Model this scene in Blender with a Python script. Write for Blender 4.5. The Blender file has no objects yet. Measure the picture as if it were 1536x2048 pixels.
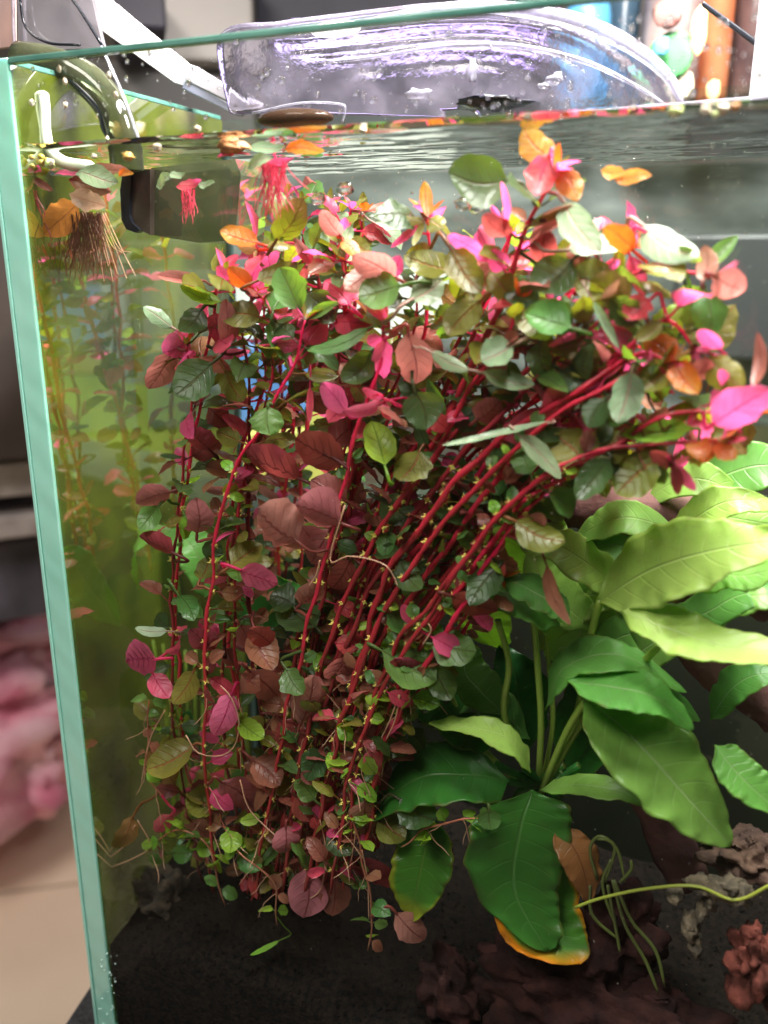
import bpy, math, random
from mathutils import Vector, Matrix, noise
R = random.Random(7)
S = bpy.context.scene
COL = S.collection
rad = math.radians

# ---------------------------------------------------------------- camera
FPX = 1724.0
YAW, PITCH = rad(22.0), rad(16.3)
CD = 0.36
Fw = Vector((-math.sin(YAW)*math.cos(PITCH), math.cos(YAW)*math.cos(PITCH), -math.sin(PITCH)))
Rt = Vector((math.cos(YAW), math.sin(YAW), 0))
Up = Rt.cross(Fw)
def ray(px, py): return Fw*FPX + Rt*(px-768) - Up*(py-1024)
_r = ray(106, 900)
CAMP = Vector((-_r.x/_r.y*CD, -CD, 0.0))
def P(px, py, Y=0.0):
    d = ray(px, py); return CAMP + d*((Y-CAMP.y)/d.y)
def PZ(px, py, Z):
    d = ray(px, py); return CAMP + d*((Z-CAMP.z)/d.z)
def PD(px, py, dist):
    return CAMP + ray(px, py).normalized()*dist
def mpp(p): return (p-CAMP).dot(Fw)/FPX          # metres per photo pixel at p
def proj(p):
    v = p-CAMP; z = v.dot(Fw)
    return 768+FPX*v.dot(Rt)/z, 1024-FPX*v.dot(Up)/z
cam = bpy.data.cameras.new('camera'); camo = bpy.data.objects.new('camera', cam); COL.objects.link(camo)
camo.location = CAMP; camo.rotation_euler = Fw.to_track_quat('-Z', 'Y').to_euler()
cam.sensor_fit = 'VERTICAL'; cam.sensor_height = 36; cam.lens = 36*FPX/2048
cam.clip_start = 0.01; cam.clip_end = 60
cam.dof.use_dof = True; cam.dof.focus_distance = 0.475; cam.dof.aperture_fstop = 4.6
S.camera = camo
# ---------------------------------------------------------------- world and lamps
W = bpy.data.worlds.new('World'); S.world = W; W.use_nodes = True
W.node_tree.nodes['Background'].inputs[0].default_value = (0.75, 0.72, 0.70, 1)
W.node_tree.nodes['Background'].inputs[1].default_value = 0.08
S.view_settings.view_transform = 'Standard'; S.view_settings.look = 'None'; S.view_settings.exposure = 0.0
S.cycles.max_bounces = 14; S.cycles.transparent_max_bounces = 24; S.cycles.transmission_bounces = 8
S.cycles.sample_clamp_indirect = 6; S.cycles.caustics_reflective = False; S.cycles.caustics_refractive = False
WZ = P(768, 252, 0.0).z            # water level
def area(name, loc, tgt, size, power, col):
    l = bpy.data.lights.new(name, 'AREA'); l.shape = 'RECTANGLE'; l.size, l.size_y = size; l.energy = power; l.color = col
    o = bpy.data.objects.new(name, l); COL.objects.link(o); o.location = loc
    o.rotation_euler = (Vector(tgt)-Vector(loc)).to_track_quat('-Z', 'Y').to_euler()
    return o
area('tank_light', (0.30, 0.065, WZ+0.34), (0.24, 0.055, 0.0), (0.42, 0.10), 19.0, (1.0, 0.95, 0.93))
area('sword_leaf_fill', (0.47, 0.12, WZ+0.30), (0.33, 0.09, -0.1), (0.16, 0.12), 6.0, (1.0, 0.97, 0.90))  # fill added to brighten the shaded sword leaves
area('room_ceiling_light', (-0.3, -1.1, 1.5), (0.1, 0.1, -0.2), (0.9, 0.5), 44.0, (1.0, 0.93, 0.86))
area('room_back_light', (0.2, 1.5, 1.2), (0.0, 1.6, -0.8), (1.2, 0.5), 12.0, (1.0, 0.93, 0.88))

# ---------------------------------------------------------------- helpers
def link(o, parent=None):
    COL.objects.link(o)
    if parent is not None: o.parent = parent
    return o
def tag(o, label=None, cat=None, group=None, kind=None):
    if label: o['label'] = label
    if cat: o['category'] = cat
    if group: o['group'] = group
    if kind: o['kind'] = kind
    return o
def empty(name, loc=(0, 0, 0)):
    o = bpy.data.objects.new(name, None); o.empty_display_size = 0.01; o.location = loc
    return link(o)
class MB:
    def __init__(s): s.v = []; s.f = []; s.uv = []
    def quad_uv(s, f, uv): s.f.append(f); s.uv.append(uv)
    def face(s, f): s.f.append(tuple(f)); s.uv.append(None)
    def box(s, lo, hi):
        b = len(s.v); x0, y0, z0 = lo; x1, y1, z1 = hi
        s.v += [Vector(c) for c in ((x0,y0,z0),(x1,y0,z0),(x1,y1,z0),(x0,y1,z0),(x0,y0,z1),(x1,y0,z1),(x1,y1,z1),(x0,y1,z1))]
        for f in ((0,3,2,1),(4,5,6,7),(0,1,5,4),(1,2,6,5),(2,3,7,6),(3,0,4,7)): s.face([b+i for i in f])
        return s
    def tube(s, pts, rr, n=6, cap=True):
        if not hasattr(rr, '__len__'): rr = [rr]*len(pts)
        b = len(s.v); L = len(pts); ref = None
        for i, p in enumerate(pts):
            t = (pts[min(i+1, L-1)]-pts[max(i-1, 0)]).normalized()
            if ref is None:
                ref = t.orthogonal().normalized()
            ref = (ref - t*ref.dot(t)).normalized(); q = t.cross(ref)
            for k in range(n):
                a = 2*math.pi*k/n; s.v.append(p + (ref*math.cos(a)+q*math.sin(a))*rr[i])
        for i in range(L-1):
            for k in range(n):
                a = b+i*n+k; c = b+i*n+(k+1) % n
                s.quad_uv((a, c, c+n, a+n), ((i/(L-1), k/n), (i/(L-1), (k+1)/n), ((i+1)/(L-1), (k+1)/n), ((i+1)/(L-1), k/n)))
        if cap:
            s.face(list(range(b+n-1, b-1, -1))); s.face(list(range(b+(L-1)*n, b+L*n)))
        return s
    def blob(s, c, r, seed=0, n=5, m=7, rough=0.2, fr=3.0):
        if not hasattr(r, '__len__'): r = (r, r, r)
        b = len(s.v)
        for i in range(n+1):
            th = math.pi*i/n
            for k in range(m):
                ph = 2*math.pi*k/m
                d = Vector((math.sin(th)*math.cos(ph), math.sin(th)*math.sin(ph), math.cos(th)))
                w = 1+rough*noise.noise(d*fr*0.5+Vector((seed*3.1, seed*1.7, seed)))*1.6
                s.v.append(Vector(c)+Vector((d.x*r[0], d.y*r[1], d.z*r[2]))*w)
        for i in range(n):
            for k in range(m):
                a = b+i*m+k; c2 = b+i*m+(k+1) % m
                s.face((a, a+m, c2+m, c2))
        return s
    def build(s, name, mat, parent=None, smooth=True, bevel=0):
        me = bpy.data.meshes.new(name); me.from_pydata([tuple(v) for v in s.v], [], s.f)
        uvl = me.uv_layers.new(name='UVMap')
        i = 0; data = []
        for f, uv in zip(s.f, s.uv):
            data += list(sum(map(tuple, uv), ())) if uv else [0.0]*(2*len(f))
        uvl.data.foreach_set('uv', data)
        if smooth: me.polygons.foreach_set('use_smooth', [True]*len(s.f))
        me.materials.append(mat); me.update()
        o = bpy.data.objects.new(name, me); link(o, parent)
        if bevel:
            m = o.modifiers.new('bevel', 'BEVEL'); m.width = bevel; m.segments = 2; m.limit_method = 'ANGLE'
        return o
def curve_pts(pts, n):
    """Catmull-Rom through pts, n samples"""
    if len(pts) == 2: return [pts[0].lerp(pts[1], i/(n-1)) for i in range(n)]
    q = [pts[0]*2-pts[1]] + list(pts) + [pts[-1]*2-pts[-2]]
    out = []; m = len(pts)-1
    for i in range(n):
        t = i/(n-1)*m; k = min(int(t), m-1); t -= k
        a, b, c, d = q[k:k+4]
        out.append(0.5*((2*b)+(c-a)*t+(2*a-5*b+4*c-d)*t*t+(3*b-a-3*c+d)*t**3))
    return out

# ---------------------------------------------------------------- materials
def newmat(name):
    m = bpy.data.materials.new(name); m.use_nodes = True; nt = m.node_tree; nt.nodes.clear()
    out = nt.nodes.new('ShaderNodeOutputMaterial')
    def N(t, **k):
        n = nt.nodes.new('ShaderNode'+t)
        for a, v in k.items(): setattr(n, a, v)
        return n
    def Lk(a, b): nt.links.new(a, b)
    return m, nt, out, N, Lk
def mathn(N, Lk, op, a, b=None, c=None):
    n = N('Math', operation=op)
    for i, x in enumerate((a, b, c)):
        if x is None: continue
        if isinstance(x, (int, float)): n.inputs[i].default_value = x
        else: Lk(x, n.inputs[i])
    return n.outputs[0]
def mixc(N, Lk, fac, a, b, blend='MIX'):
    n = N('Mix', data_type='RGBA', blend_type=blend)
    if isinstance(fac, (int, float)): n.inputs[0].default_value = fac
    else: Lk(fac, n.inputs[0])
    for i, x in ((6, a), (7, b)):
        if isinstance(x, tuple): n.inputs[i].default_value = (*x[:3], 1)
        else: Lk(x, n.inputs[i])
    return n.outputs[2]
def simple(name, col, rough=0.5, col2=None, scale=40, bump=0.0, bscale=None, emit=0.0, metal=0, spec=0.5, detail=4, alpha=None, tc='Object'):
    m, nt, out, N, Lk = newmat(name)
    p = N('BsdfPrincipled'); p.inputs['Roughness'].default_value = rough; p.inputs['Metallic'].default_value = metal
    p.inputs['Specular IOR Level'].default_value = spec
    co = N('TexCoord').outputs[tc]
    if col2:
        n = N('TexNoise'); n.inputs['Scale'].default_value = scale; n.inputs['Detail'].default_value = detail; Lk(co, n.inputs['Vector'])
        r = N('ValToRGB'); r.color_ramp.elements[0].position = 0.36; r.color_ramp.elements[1].position = 0.64
        r.color_ramp.elements[0].color = (*col, 1); r.color_ramp.elements[1].color = (*col2, 1)
        Lk(n.outputs[0], r.inputs[0]); Lk(r.outputs[0], p.inputs['Base Color'])
        if emit: Lk(r.outputs[0], p.inputs['Emission Color'])
    else:
        p.inputs['Base Color'].default_value = (*col, 1)
        if emit: p.inputs['Emission Color'].default_value = (*col, 1)
    p.inputs['Emission Strength'].default_value = emit
    if alpha is not None: p.inputs['Alpha'].default_value = alpha
    if bump:
        n2 = N('TexNoise'); n2.inputs['Scale'].default_value = bscale or scale*3; n2.inputs['Detail'].default_value = 5; Lk(co, n2.inputs['Vector'])
        b = N('Bump'); b.inputs['Strength'].default_value = min(1, bump); b.inputs['Distance'].default_value = 0.002*bump
        Lk(n2.outputs[0], b.inputs['Height']); Lk(b.outputs[0], p.inputs['Normal'])
    Lk(p.outputs[0], out.inputs[0]); return m

def leafmat(name, top, under, veinc, trans, tfac=0.55, nv=6.0, edge=None, spots=0.25, rough=0.33, big=False, tip=None):
    m, nt, out, N, Lk = newmat(name)
    uv = N('TexCoord').outputs['UV']; sep = N('SeparateXYZ'); Lk(uv, sep.inputs[0]); u, v = sep.outputs[0], sep.outputs[1]
    a = mathn(N, Lk, 'ABSOLUTE', mathn(N, Lk, 'MULTIPLY_ADD', v, 2.0, -1.0))
    ph = mathn(N, Lk, 'SUBTRACT', mathn(N, Lk, 'MULTIPLY', u, nv), mathn(N, Lk, 'MULTIPLY', mathn(N, Lk, 'POWER', a, 1.4), 1.7 if not big else 1.2))
    ph = mathn(N, Lk, 'FRACT', ph)
    d = mathn(N, Lk, 'ABSOLUTE', mathn(N, Lk, 'SUBTRACT', ph, 0.5))          # 0 on the vein
    vein = N('MapRange', interpolation_type='SMOOTHSTEP'); Lk(d, vein.inputs[0])
    vein.inputs[1].default_value = 0.0; vein.inputs[2].default_value = 0.09; vein.inputs[3].default_value = 1; vein.inputs[4].default_value = 0
    fade = mathn(N, Lk, 'SUBTRACT', 1.0, mathn(N, Lk, 'POWER', a, 2.5)); vv = mathn(N, Lk, 'MULTIPLY', vein.outputs[0], fade)
    mid = N('MapRange', interpolation_type='SMOOTHSTEP'); Lk(a, mid.inputs[0])
    mid.inputs[1].default_value = 0.01; mid.inputs[2].default_value = 0.09 if not big else 0.05; mid.inputs[3].default_value = 1; mid.inputs[4].default_value = 0
    allv = mathn(N, Lk, 'MAXIMUM', mathn(N, Lk, 'MULTIPLY', vv, 0.6 if not big else 0.22), mid.outputs[0])
    oi = N('ObjectInfo'); geo = N('NewGeometry')
    no = N('TexNoise'); no.inputs['Scale'].default_value = 260 if not big else 70; no.inputs['Detail'].default_value = 5
    Lk(geo.outputs['Position'], no.inputs['Vector'])
    n2 = N('TexNoise'); n2.inputs['Scale'].default_value = 55 if not big else 22; n2.inputs['Detail'].default_value = 2; Lk(geo.outputs['Position'], n2.inputs['Vector'])
    c = mixc(N, Lk, geo.outputs['Backfacing'], top, under)
    if tip: c = mixc(N, Lk, mathn(N, Lk, 'MULTIPLY', mathn(N, Lk, 'POWER', u, 1.5), 0.7), c, tip)
    hs = N('HueSaturation'); Lk(c, hs.inputs['Color'])
    Lk(mathn(N, Lk, 'MULTIPLY_ADD', oi.outputs['Random'], 0.05, 0.475), hs.inputs['Hue'])
    Lk(mathn(N, Lk, 'MULTIPLY_ADD', n2.outputs[0], 1.3, 0.40), hs.inputs['Value'])
    c = mixc(N, Lk, mathn(N, Lk, 'MULTIPLY', allv, 0.75), hs.outputs[0], veinc)
    sp = N('MapRange'); Lk(no.outputs[0], sp.inputs[0]); sp.inputs[1].default_value = 0.60; sp.inputs[2].default_value = 0.78; sp.inputs[4].default_value = spots
    c = mixc(N, Lk, sp.outputs[0], c, (0.09, 0.06, 0.02))
    if edge:
        em = N('MapRange'); Lk(mathn(N, Lk, 'ADD', mathn(N, Lk, 'MAXIMUM', a, mathn(N, Lk, 'MULTIPLY_ADD', u, 1.0, 0.02)), mathn(N, Lk, 'MULTIPLY_ADD', n2.outputs[0], 0.7, -0.35)), em.inputs[0])
        em.inputs[1].default_value = 0.84; em.inputs[2].default_value = 0.97; c = mixc(N, Lk, em.outputs[0], c, edge)
    if big:
        al = N('TexNoise'); al.inputs['Scale'].default_value = 95; al.inputs['Detail'].default_value = 8; al.inputs['Roughness'].default_value = .75; Lk(geo.outputs['Position'], al.inputs['Vector'])
        am = N('MapRange'); Lk(al.outputs[0], am.inputs[0]); am.inputs[1].default_value = .52; am.inputs[2].default_value = .74; am.inputs[4].default_value = .55
        c = mixc(N, Lk, am.outputs[0], c, (0.07,0.09,0.02))
        be = N('MapRange'); Lk(mathn(N, Lk, 'ADD', a, mathn(N, Lk, 'MULTIPLY_ADD', al.outputs[0], .5, -.25)), be.inputs[0]); be.inputs[1].default_value = .93; be.inputs[2].default_value = 1.02; be.inputs[4].default_value = .6
        c = mixc(N, Lk, be.outputs[0], c, (0.16,0.10,0.03))
    p = N('BsdfPrincipled'); p.inputs['Roughness'].default_value = rough; p.inputs['Specular IOR Level'].default_value = 0.35
    Lk(c, p.inputs['Base Color'])
    tr = N('BsdfTranslucent')
    tc = mixc(N, Lk, mathn(N, Lk, 'MULTIPLY', allv, 0.5), trans, veinc)
    if edge: tc = mixc(N, Lk, em.outputs[0], tc, edge)
    tv = N('HueSaturation'); Lk(tc, tv.inputs['Color']); Lk(mathn(N, Lk, 'MULTIPLY_ADD', n2.outputs[0], 1.2, 0.45), tv.inputs['Value'])
    Lk(tv.outputs[0], tr.inputs[0])
    b = N('Bump'); b.inputs['Strength'].default_value = 0.55 if not big else 0.4; b.inputs['Distance'].default_value = 0.0011 if not big else 0.0016
    h = mathn(N, Lk, 'ADD', mathn(N, Lk, 'MULTIPLY', allv, -1.0), mathn(N, Lk, 'MULTIPLY', no.outputs[0], 0.45))
    if big: h = mathn(N, Lk, 'ADD', h, mathn(N, Lk, 'MULTIPLY', n2.outputs[0], 1.6))
    Lk(h, b.inputs['Height']); Lk(b.outputs[0], p.inputs['Normal']); Lk(b.outputs[0], tr.inputs['Normal'])
    mx = N('MixShader'); mx.inputs[0].default_value = tfac; Lk(p.outputs[0], mx.inputs[1]); Lk(tr.outputs[0], mx.inputs[2])
    Lk(mx.outputs[0], out.inputs[0]); return m
LM = {  # leaf tones: part pigment, part light and shade painted into the colour
 'P': leafmat('pink_leaf', (0.56,0.08,0.13), (0.86,0.20,0.28), (0.55,0.02,0.12), (0.98,0.12,0.36)),
 'K': leafmat('dusky_shaded_leaf', (0.24,0.11,0.06), (0.50,0.20,0.18), (0.24,0.05,0.05), (0.52,0.17,0.14), rough=0.32),
 'M': leafmat('maroon_leaf', (0.20,0.07,0.05), (0.34,0.06,0.07), (0.10,0.02,0.02), (0.42,0.07,0.06)),
 'O': leafmat('olive_leaf', (0.15,0.15,0.025), (0.27,0.13,0.05), (0.26,0.06,0.03), (0.24,0.27,0.01), tfac=0.45),
 'R': leafmat('orange_leaf', (0.50,0.15,0.025), (0.55,0.15,0.06), (0.55,0.03,0.03), (0.72,0.13,0.01), tfac=0.55, tip=(0.30,0.24,0.02)),
 'G': leafmat('green_leaf', (0.08,0.19,0.05), (0.24,0.16,0.07), (0.10,0.13,0.04), (0.24,0.46,0.03)),
 'D': leafmat('dark_green_leaf', (0.035,0.08,0.025), (0.14,0.07,0.04), (0.06,0.05,0.02), (0.16,0.24,0.02)),
 'S': leafmat('silvery_leaf', (0.19,0.27,0.15), (0.33,0.24,0.20), (0.42,0.20,0.18), (0.22,0.30,0.09), tfac=0.35),
 'B': leafmat('lime_leaf', (0.20,0.38,0.04), (0.24,0.38,0.05), (0.10,0.20,0.02), (0.38,0.66,0.03), tfac=0.5),
}
BIG = {
 'l': leafmat('sword_leaf_lime', (0.32,0.50,0.12), (0.30,0.46,0.10), (0.46,0.60,0.20), (0.50,0.75,0.12), big=True, nv=9, spots=0.2, tfac=0.5),
 'g': leafmat('sword_leaf_green', (0.15,0.34,0.07), (0.13,0.30,0.06), (0.34,0.50,0.20), (0.22,0.52,0.05), big=True, nv=9, spots=0.2, tfac=0.5),
 'd': leafmat('sword_leaf_deep_green', (0.035,0.16,0.025), (0.04,0.15,0.03), (0.10,0.25,0.06), (0.09,0.38,0.03), big=True, nv=9, spots=0.15),
 'y': leafmat('sword_leaf_yellowing', (0.09,0.26,0.03), (0.10,0.24,0.03), (0.16,0.30,0.05), (0.20,0.40,0.03), big=True, nv=9, edge=(0.85,0.38,0.02)),
 'z': leafmat('sword_leaf_yellow_rim', (0.09,0.24,0.03), (0.10,0.24,0.03), (0.16,0.30,0.05), (0.20,0.42,0.03), big=True, nv=9, edge=(0.30,0.38,0.03)),
 'b': leafmat('dead_leaf_brown', (0.32,0.13,0.05), (0.30,0.12,0.05), (0.18,0.06,0.03), (0.40,0.16,0.05), big=True, nv=9, spots=0.6),
}
def stemmat(name, c1, c2):
    m, nt, out, N, Lk = newmat(name)
    geo = N('NewGeometry'); n = N('TexNoise'); n.inputs['Scale'].default_value = 60; Lk(geo.outputs['Position'], n.inputs['Vector'])
    sep = N('SeparateXYZ'); Lk(N('TexCoord').outputs['UV'], sep.inputs[0])
    f = mathn(N, Lk, 'ADD', mathn(N, Lk, 'MULTIPLY_ADD', n.outputs[0], 0.6, -0.3), sep.outputs[0])
    c = mixc(N, Lk, f, c1, c2)
    p = N('BsdfPrincipled'); Lk(c, p.inputs['Base Color']); p.inputs['Roughness'].default_value = 0.32
    t = N('BsdfTranslucent'); Lk(c, t.inputs[0]); mx = N('MixShader'); mx.inputs[0].default_value = 0.35
    Lk(p.outputs[0], mx.inputs[1]); Lk(t.outputs[0], mx.inputs[2]); Lk(mx.outputs[0], out.inputs[0]); return m
STEM = stemmat('red_stem', (0.46,0.045,0.035), (0.90,0.015,0.12))
STEMV = [STEM, stemmat('crimson_stem', (0.30,0.035,0.03), (0.62,0.02,0.06)), stemmat('maroon_stem', (0.20,0.04,0.03), (0.50,0.02,0.05))]
SMALLM = stemmat('brown_stem', (0.36,0.17,0.09), (0.48,0.14,0.09))
ROOT = stemmat('pale_root', (0.62,0.36,0.22), (0.60,0.38,0.25))
PROOT = stemmat('pink_root', (0.75,0.05,0.12), (0.80,0.12,0.18))
BROOT = stemmat('brown_root', (0.12,0.045,0.025), (0.22,0.09,0.05))
GSTEM = stemmat('green_stem', (0.24,0.36,0.06), (0.34,0.52,0.08))
DGSTEM = stemmat('dull_green_blade', (0.10,0.13,0.04), (0.16,0.22,0.05))
BUD = simple('bud_green', (0.48,0.52,0.06), 0.4, (0.62,0.46,0.14), 300)

def glassmat(name, ior=1.5, tint=(1,1,1), film=None, filmfac=0.0, rough=0.0, bump=0.0, bs=30, stretch=None, fscale=25, gain=1.0):
    m, nt, out, N, Lk = newmat(name)
    fr = N('Fresnel'); fr.inputs[0].default_value = ior
    t = N('BsdfTransparent'); t.inputs[0].default_value = (*tint, 1)
    g = N('BsdfGlossy'); g.inputs['Roughness'].default_value = rough
    if bump:
        tc = N('NewGeometry').outputs['Position']
        if stretch:
            mp = N('Mapping'); mp.inputs['Scale'].default_value = stretch; Lk(tc, mp.inputs[0]); tc = mp.outputs[0]
        n = N('TexNoise'); n.inputs['Scale'].default_value = bs; n.inputs['Detail'].default_value = 3; Lk(tc, n.inputs['Vector'])
        b = N('Bump'); b.inputs['Strength'].default_value = 1; b.inputs['Distance'].default_value = bump; Lk(n.outputs[0], b.inputs['Height'])
        Lk(b.outputs[0], g.inputs['Normal'])
    mx = N('MixShader'); Lk(fr.outputs[0] if gain == 1.0 else mathn(N, Lk, 'MULTIPLY', fr.outputs[0], gain), mx.inputs[0]); Lk(t.outputs[0], mx.inputs[1]); Lk(g.outputs[0], mx.inputs[2])
    res = mx.outputs[0]
    if film:
        d = N('BsdfDiffuse'); tl = N('BsdfTranslucent'); d.inputs[0].default_value = (*film, 1); tl.inputs[0].default_value = (*film, 1)
        a = N('AddShader'); Lk(d.outputs[0], a.inputs[0]); Lk(tl.outputs[0], a.inputs[1])
        n = N('TexNoise'); n.inputs['Scale'].default_value = fscale; n.inputs['Detail'].default_value = 6; Lk(N('NewGeometry').outputs['Position'], n.inputs['Vector'])
        mr = N('MapRange'); Lk(n.outputs[0], mr.inputs[0]); mr.inputs[1].default_value = 0.35; mr.inputs[2].default_value = 0.8; mr.inputs[3].default_value = filmfac*0.35; mr.inputs[4].default_value = filmfac
        m2 = N('MixShader'); Lk(mr.outputs[0], m2.inputs[0]); Lk(res, m2.inputs[1]); Lk(a.outputs[0], m2.inputs[2]); res = m2.outputs[0]
    Lk(res, out.inputs[0]); return m
FRONTG = glassmat('front_glass', 1.35, (0.99,1.0,0.995), film=(0.55,0.55,0.5), filmfac=0.004, fscale=120, gain=0.12)
SIDEG = glassmat('side_glass', 1.52, (0.80,0.95,0.86), film=(0.26,0.34,0.03), filmfac=0.32, fscale=30, gain=0.92)  # algae film, its green also painting the reflected glow in the pane
BACKG = glassmat('back_glass', 1.45, (0.85,0.95,0.90), film=(0.16,0.20,0.10), filmfac=0.06, fscale=18)
WATER = glassmat('water_surface', 1.333, (0.98,1,0.99), bump=0.006, bs=22, stretch=(0.4,1.0,1.0))
def teal(name):
    m, nt, out, N, Lk = newmat(name)
    geo = N('NewGeometry'); n = N('TexNoise'); n.inputs['Scale'].default_value = 14; n.inputs['Detail'].default_value = 3
    mp = N('Mapping'); mp.inputs['Scale'].default_value = (1,1,1.0); Lk(geo.outputs['Position'], mp.inputs[0]); Lk(mp.outputs[0], n.inputs['Vector'])
    c = mixc(N, Lk, n.outputs[0], (0.22,0.52,0.42), (0.38,0.68,0.57))
    p = N('BsdfPrincipled'); Lk(c, p.inputs['Base Color']); p.inputs['Roughness'].default_value = 0.12
    p.inputs['Subsurface Weight'].default_value = 0.35; p.inputs['Subsurface Radius'].default_value = (0.004,0.012,0.01); p.inputs['Subsurface Scale'].default_value = 1.0
    w = N('TexWave'); w.inputs['Scale'].default_value = 26; w.inputs['Distortion'].default_value = 4; w.bands_direction = 'DIAGONAL'; Lk(geo.outputs['Position'], w.inputs['Vector'])
    b = N('Bump'); b.inputs['Strength'].default_value = 0.25; b.inputs['Distance'].default_value = 0.0006; Lk(w.outputs[0], b.inputs['Height']); Lk(b.outputs[0], p.inputs['Normal'])
    Lk(p.outputs[0], out.inputs[0]); return m
TEAL = teal('glass_cut_edge')
DTEAL = simple('glass_top_edge', (0.05,0.15,0.12), 0.15, (0.10,0.24,0.19), 40)
SOILM = simple('black_aquarium_soil', (0.003,0.003,0.0025), 0.9, (0.010,0.007,0.005), 300, bump=0.9, bscale=500, spec=0.08)
BLACK = simple('black_plastic', (0.010,0.012,0.018), 0.25)
CLEAR = glassmat('clear_acrylic', 1.5, (0.90,0.91,0.92), film=(0.5,0.47,0.55), filmfac=0.18, rough=0.08, bump=0.001, bs=60, fscale=60)
SMOKY = glassmat('smoky_acrylic', 1.5, (0.38,0.42,0.33), film=(0.16,0.17,0.10), filmfac=0.35, rough=0.06, fscale=40)
def frostmat():
    m, nt, out, N, Lk = newmat('clear_wavy_plastic')
    g = N('BsdfGlass'); g.inputs['IOR'].default_value = 1.4; g.inputs['Roughness'].default_value = .06; g.inputs['Color'].default_value = (.93,.91,.97,1)
    d = N('BsdfDiffuse'); t = N('BsdfTranslucent'); d.inputs[0].default_value = (.32,.30,.36,1); t.inputs[0].default_value = (.30,.27,.36,1)  # lavender is lamp light put into the plastic's colour
    ad = N('AddShader'); Lk(d.outputs[0], ad.inputs[0]); Lk(t.outputs[0], ad.inputs[1])
    n = N('TexNoise'); n.inputs['Scale'].default_value = 60; n.inputs['Detail'].default_value = 8; Lk(N('NewGeometry').outputs['Position'], n.inputs['Vector'])
    r = N('MapRange'); Lk(n.outputs[0], r.inputs[0]); r.inputs[1].default_value = .35; r.inputs[2].default_value = .75; r.inputs[3].default_value = .05; r.inputs[4].default_value = .42
    b = N('Bump'); b.inputs['Distance'].default_value = .0012; Lk(n.outputs[0], b.inputs['Height']); Lk(b.outputs[0], g.inputs['Normal'])
    mx = N('MixShader'); Lk(r.outputs[0], mx.inputs[0]); Lk(g.outputs[0], mx.inputs[1]); Lk(ad.outputs[0], mx.inputs[2]); Lk(mx.outputs[0], out.inputs[0]); return m
FROST = frostmat()
RIM = glassmat('acrylic_rim', 1.6, (0.75,0.75,0.8), film=(0.50,0.49,0.56), filmfac=0.5, rough=0.1, bump=0.002, bs=90, fscale=70)

def streak(name, a, b_):  # horizontal streaks painted as rippled reflections under the water surface
    m, nt, out, N, Lk = newmat(name)
    mp = N('Mapping'); mp.inputs['Scale'].default_value = (3.0, 3.0, 10.0); Lk(N('TexCoord').outputs['Object'], mp.inputs[0])
    n = N('TexNoise'); n.inputs['Scale'].default_value = 2.0; n.inputs['Detail'].default_value = 4; Lk(mp.outputs[0], n.inputs['Vector'])
    r = N('MapRange'); Lk(n.outputs[0], r.inputs[0]); r.inputs[1].default_value = .38; r.inputs[2].default_value = .66
    p = N('BsdfPrincipled'); Lk(mixc(N, Lk, r.outputs[0], a, b_), p.inputs['Base Color']); p.inputs['Roughness'].default_value = .4
    Lk(p.outputs[0], out.inputs[0]); return m
# ---------------------------------------------------------------- tank
TX = -P(56, 900, 0).x                       # side pane thickness
TOPZ = P(40, 112, 0).z
BOTZ = P(240, 2085, 0).z
D = 0.19; W2 = 0.52; G = 0.006
tank = empty('glass_aquarium', (0, 0, BOTZ))
tag(tank, 'rimless glass aquarium with teal cut edges, full of water and plants', 'aquarium')
def tk(mb, name, mat, **k):
    o = mb.build(name, mat, tank, smooth=False, **k); o.matrix_parent_inverse = Matrix.Translation((0, 0, -BOTZ)); return o
def sheet(p0, p1, p2, p3):
    m = MB(); m.v = [Vector(p) for p in (p0, p1, p2, p3)]; m.quad_uv((0,1,2,3), ((0,0),(1,0),(1,1),(0,1))); return m
fp = sheet((0,0,BOTZ),(W2,0,BOTZ),(W2,0,TOPZ-0.003),(0,0,TOPZ-0.003)); tk(fp, 'front_pane', FRONTG)
# left pane: outward normal so that the inside view reflects totally, plus its solid cut edge at the front and on top
lp = sheet((-0.0008,0.0005,BOTZ),(-0.0008,0.0005,TOPZ-0.003),(-0.0008,D,TOPZ-0.003),(-0.0008,D,BOTZ)); tk(lp, 'left_pane', SIDEG)
tk(MB().box((-TX,-0.0004,BOTZ),(-0.0016,0.0035,TOPZ)), 'cut_edge', TEAL, bevel=0.0007)
tk(MB().box((-TX,0.0037,TOPZ-0.0025),(-0.0016,D,TOPZ)), 'top_edge', DTEAL, bevel=0.0004)
tk(MB().box((-0.0014,-0.0004,TOPZ-0.0028),(W2,0.004,TOPZ)), 'top_edge', DTEAL, bevel=0.0005)
tk(MB().box((-TX+0.0006,-0.0016,BOTZ),(-TX+0.0026,-0.0006,TOPZ-0.002)), 'edge_chamfer', simple('chamfer_glass', (0.30,0.62,0.52), 0.1), bevel=0.0004)
bp = sheet((0,D,BOTZ),(W2,D,BOTZ),(W2,D,TOPZ-0.003),(0,D,TOPZ-0.003)); bpo = tk(bp, 'back_pane', BACKG)
tk(MB().box((0.0005,D-0.004,BOTZ),(0.0045,D-0.0006,TOPZ-0.01)), 'silicone_seam', simple('silicone', (0.05,0.09,0.08), 0.3), bevel=0.001)
tk(MB().box((0.0005,0.0008,BOTZ),(0.004,0.004,BOTZ+0.012)), 'silicone_seam', simple('silicone_clear', (0.15,0.5,0.42), 0.3), bevel=0.001)
tk(MB().box((-TX,0.0,BOTZ-0.006),(W2,D+0.006,BOTZ-0.0005)), 'bottom_pane', TEAL)
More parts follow.
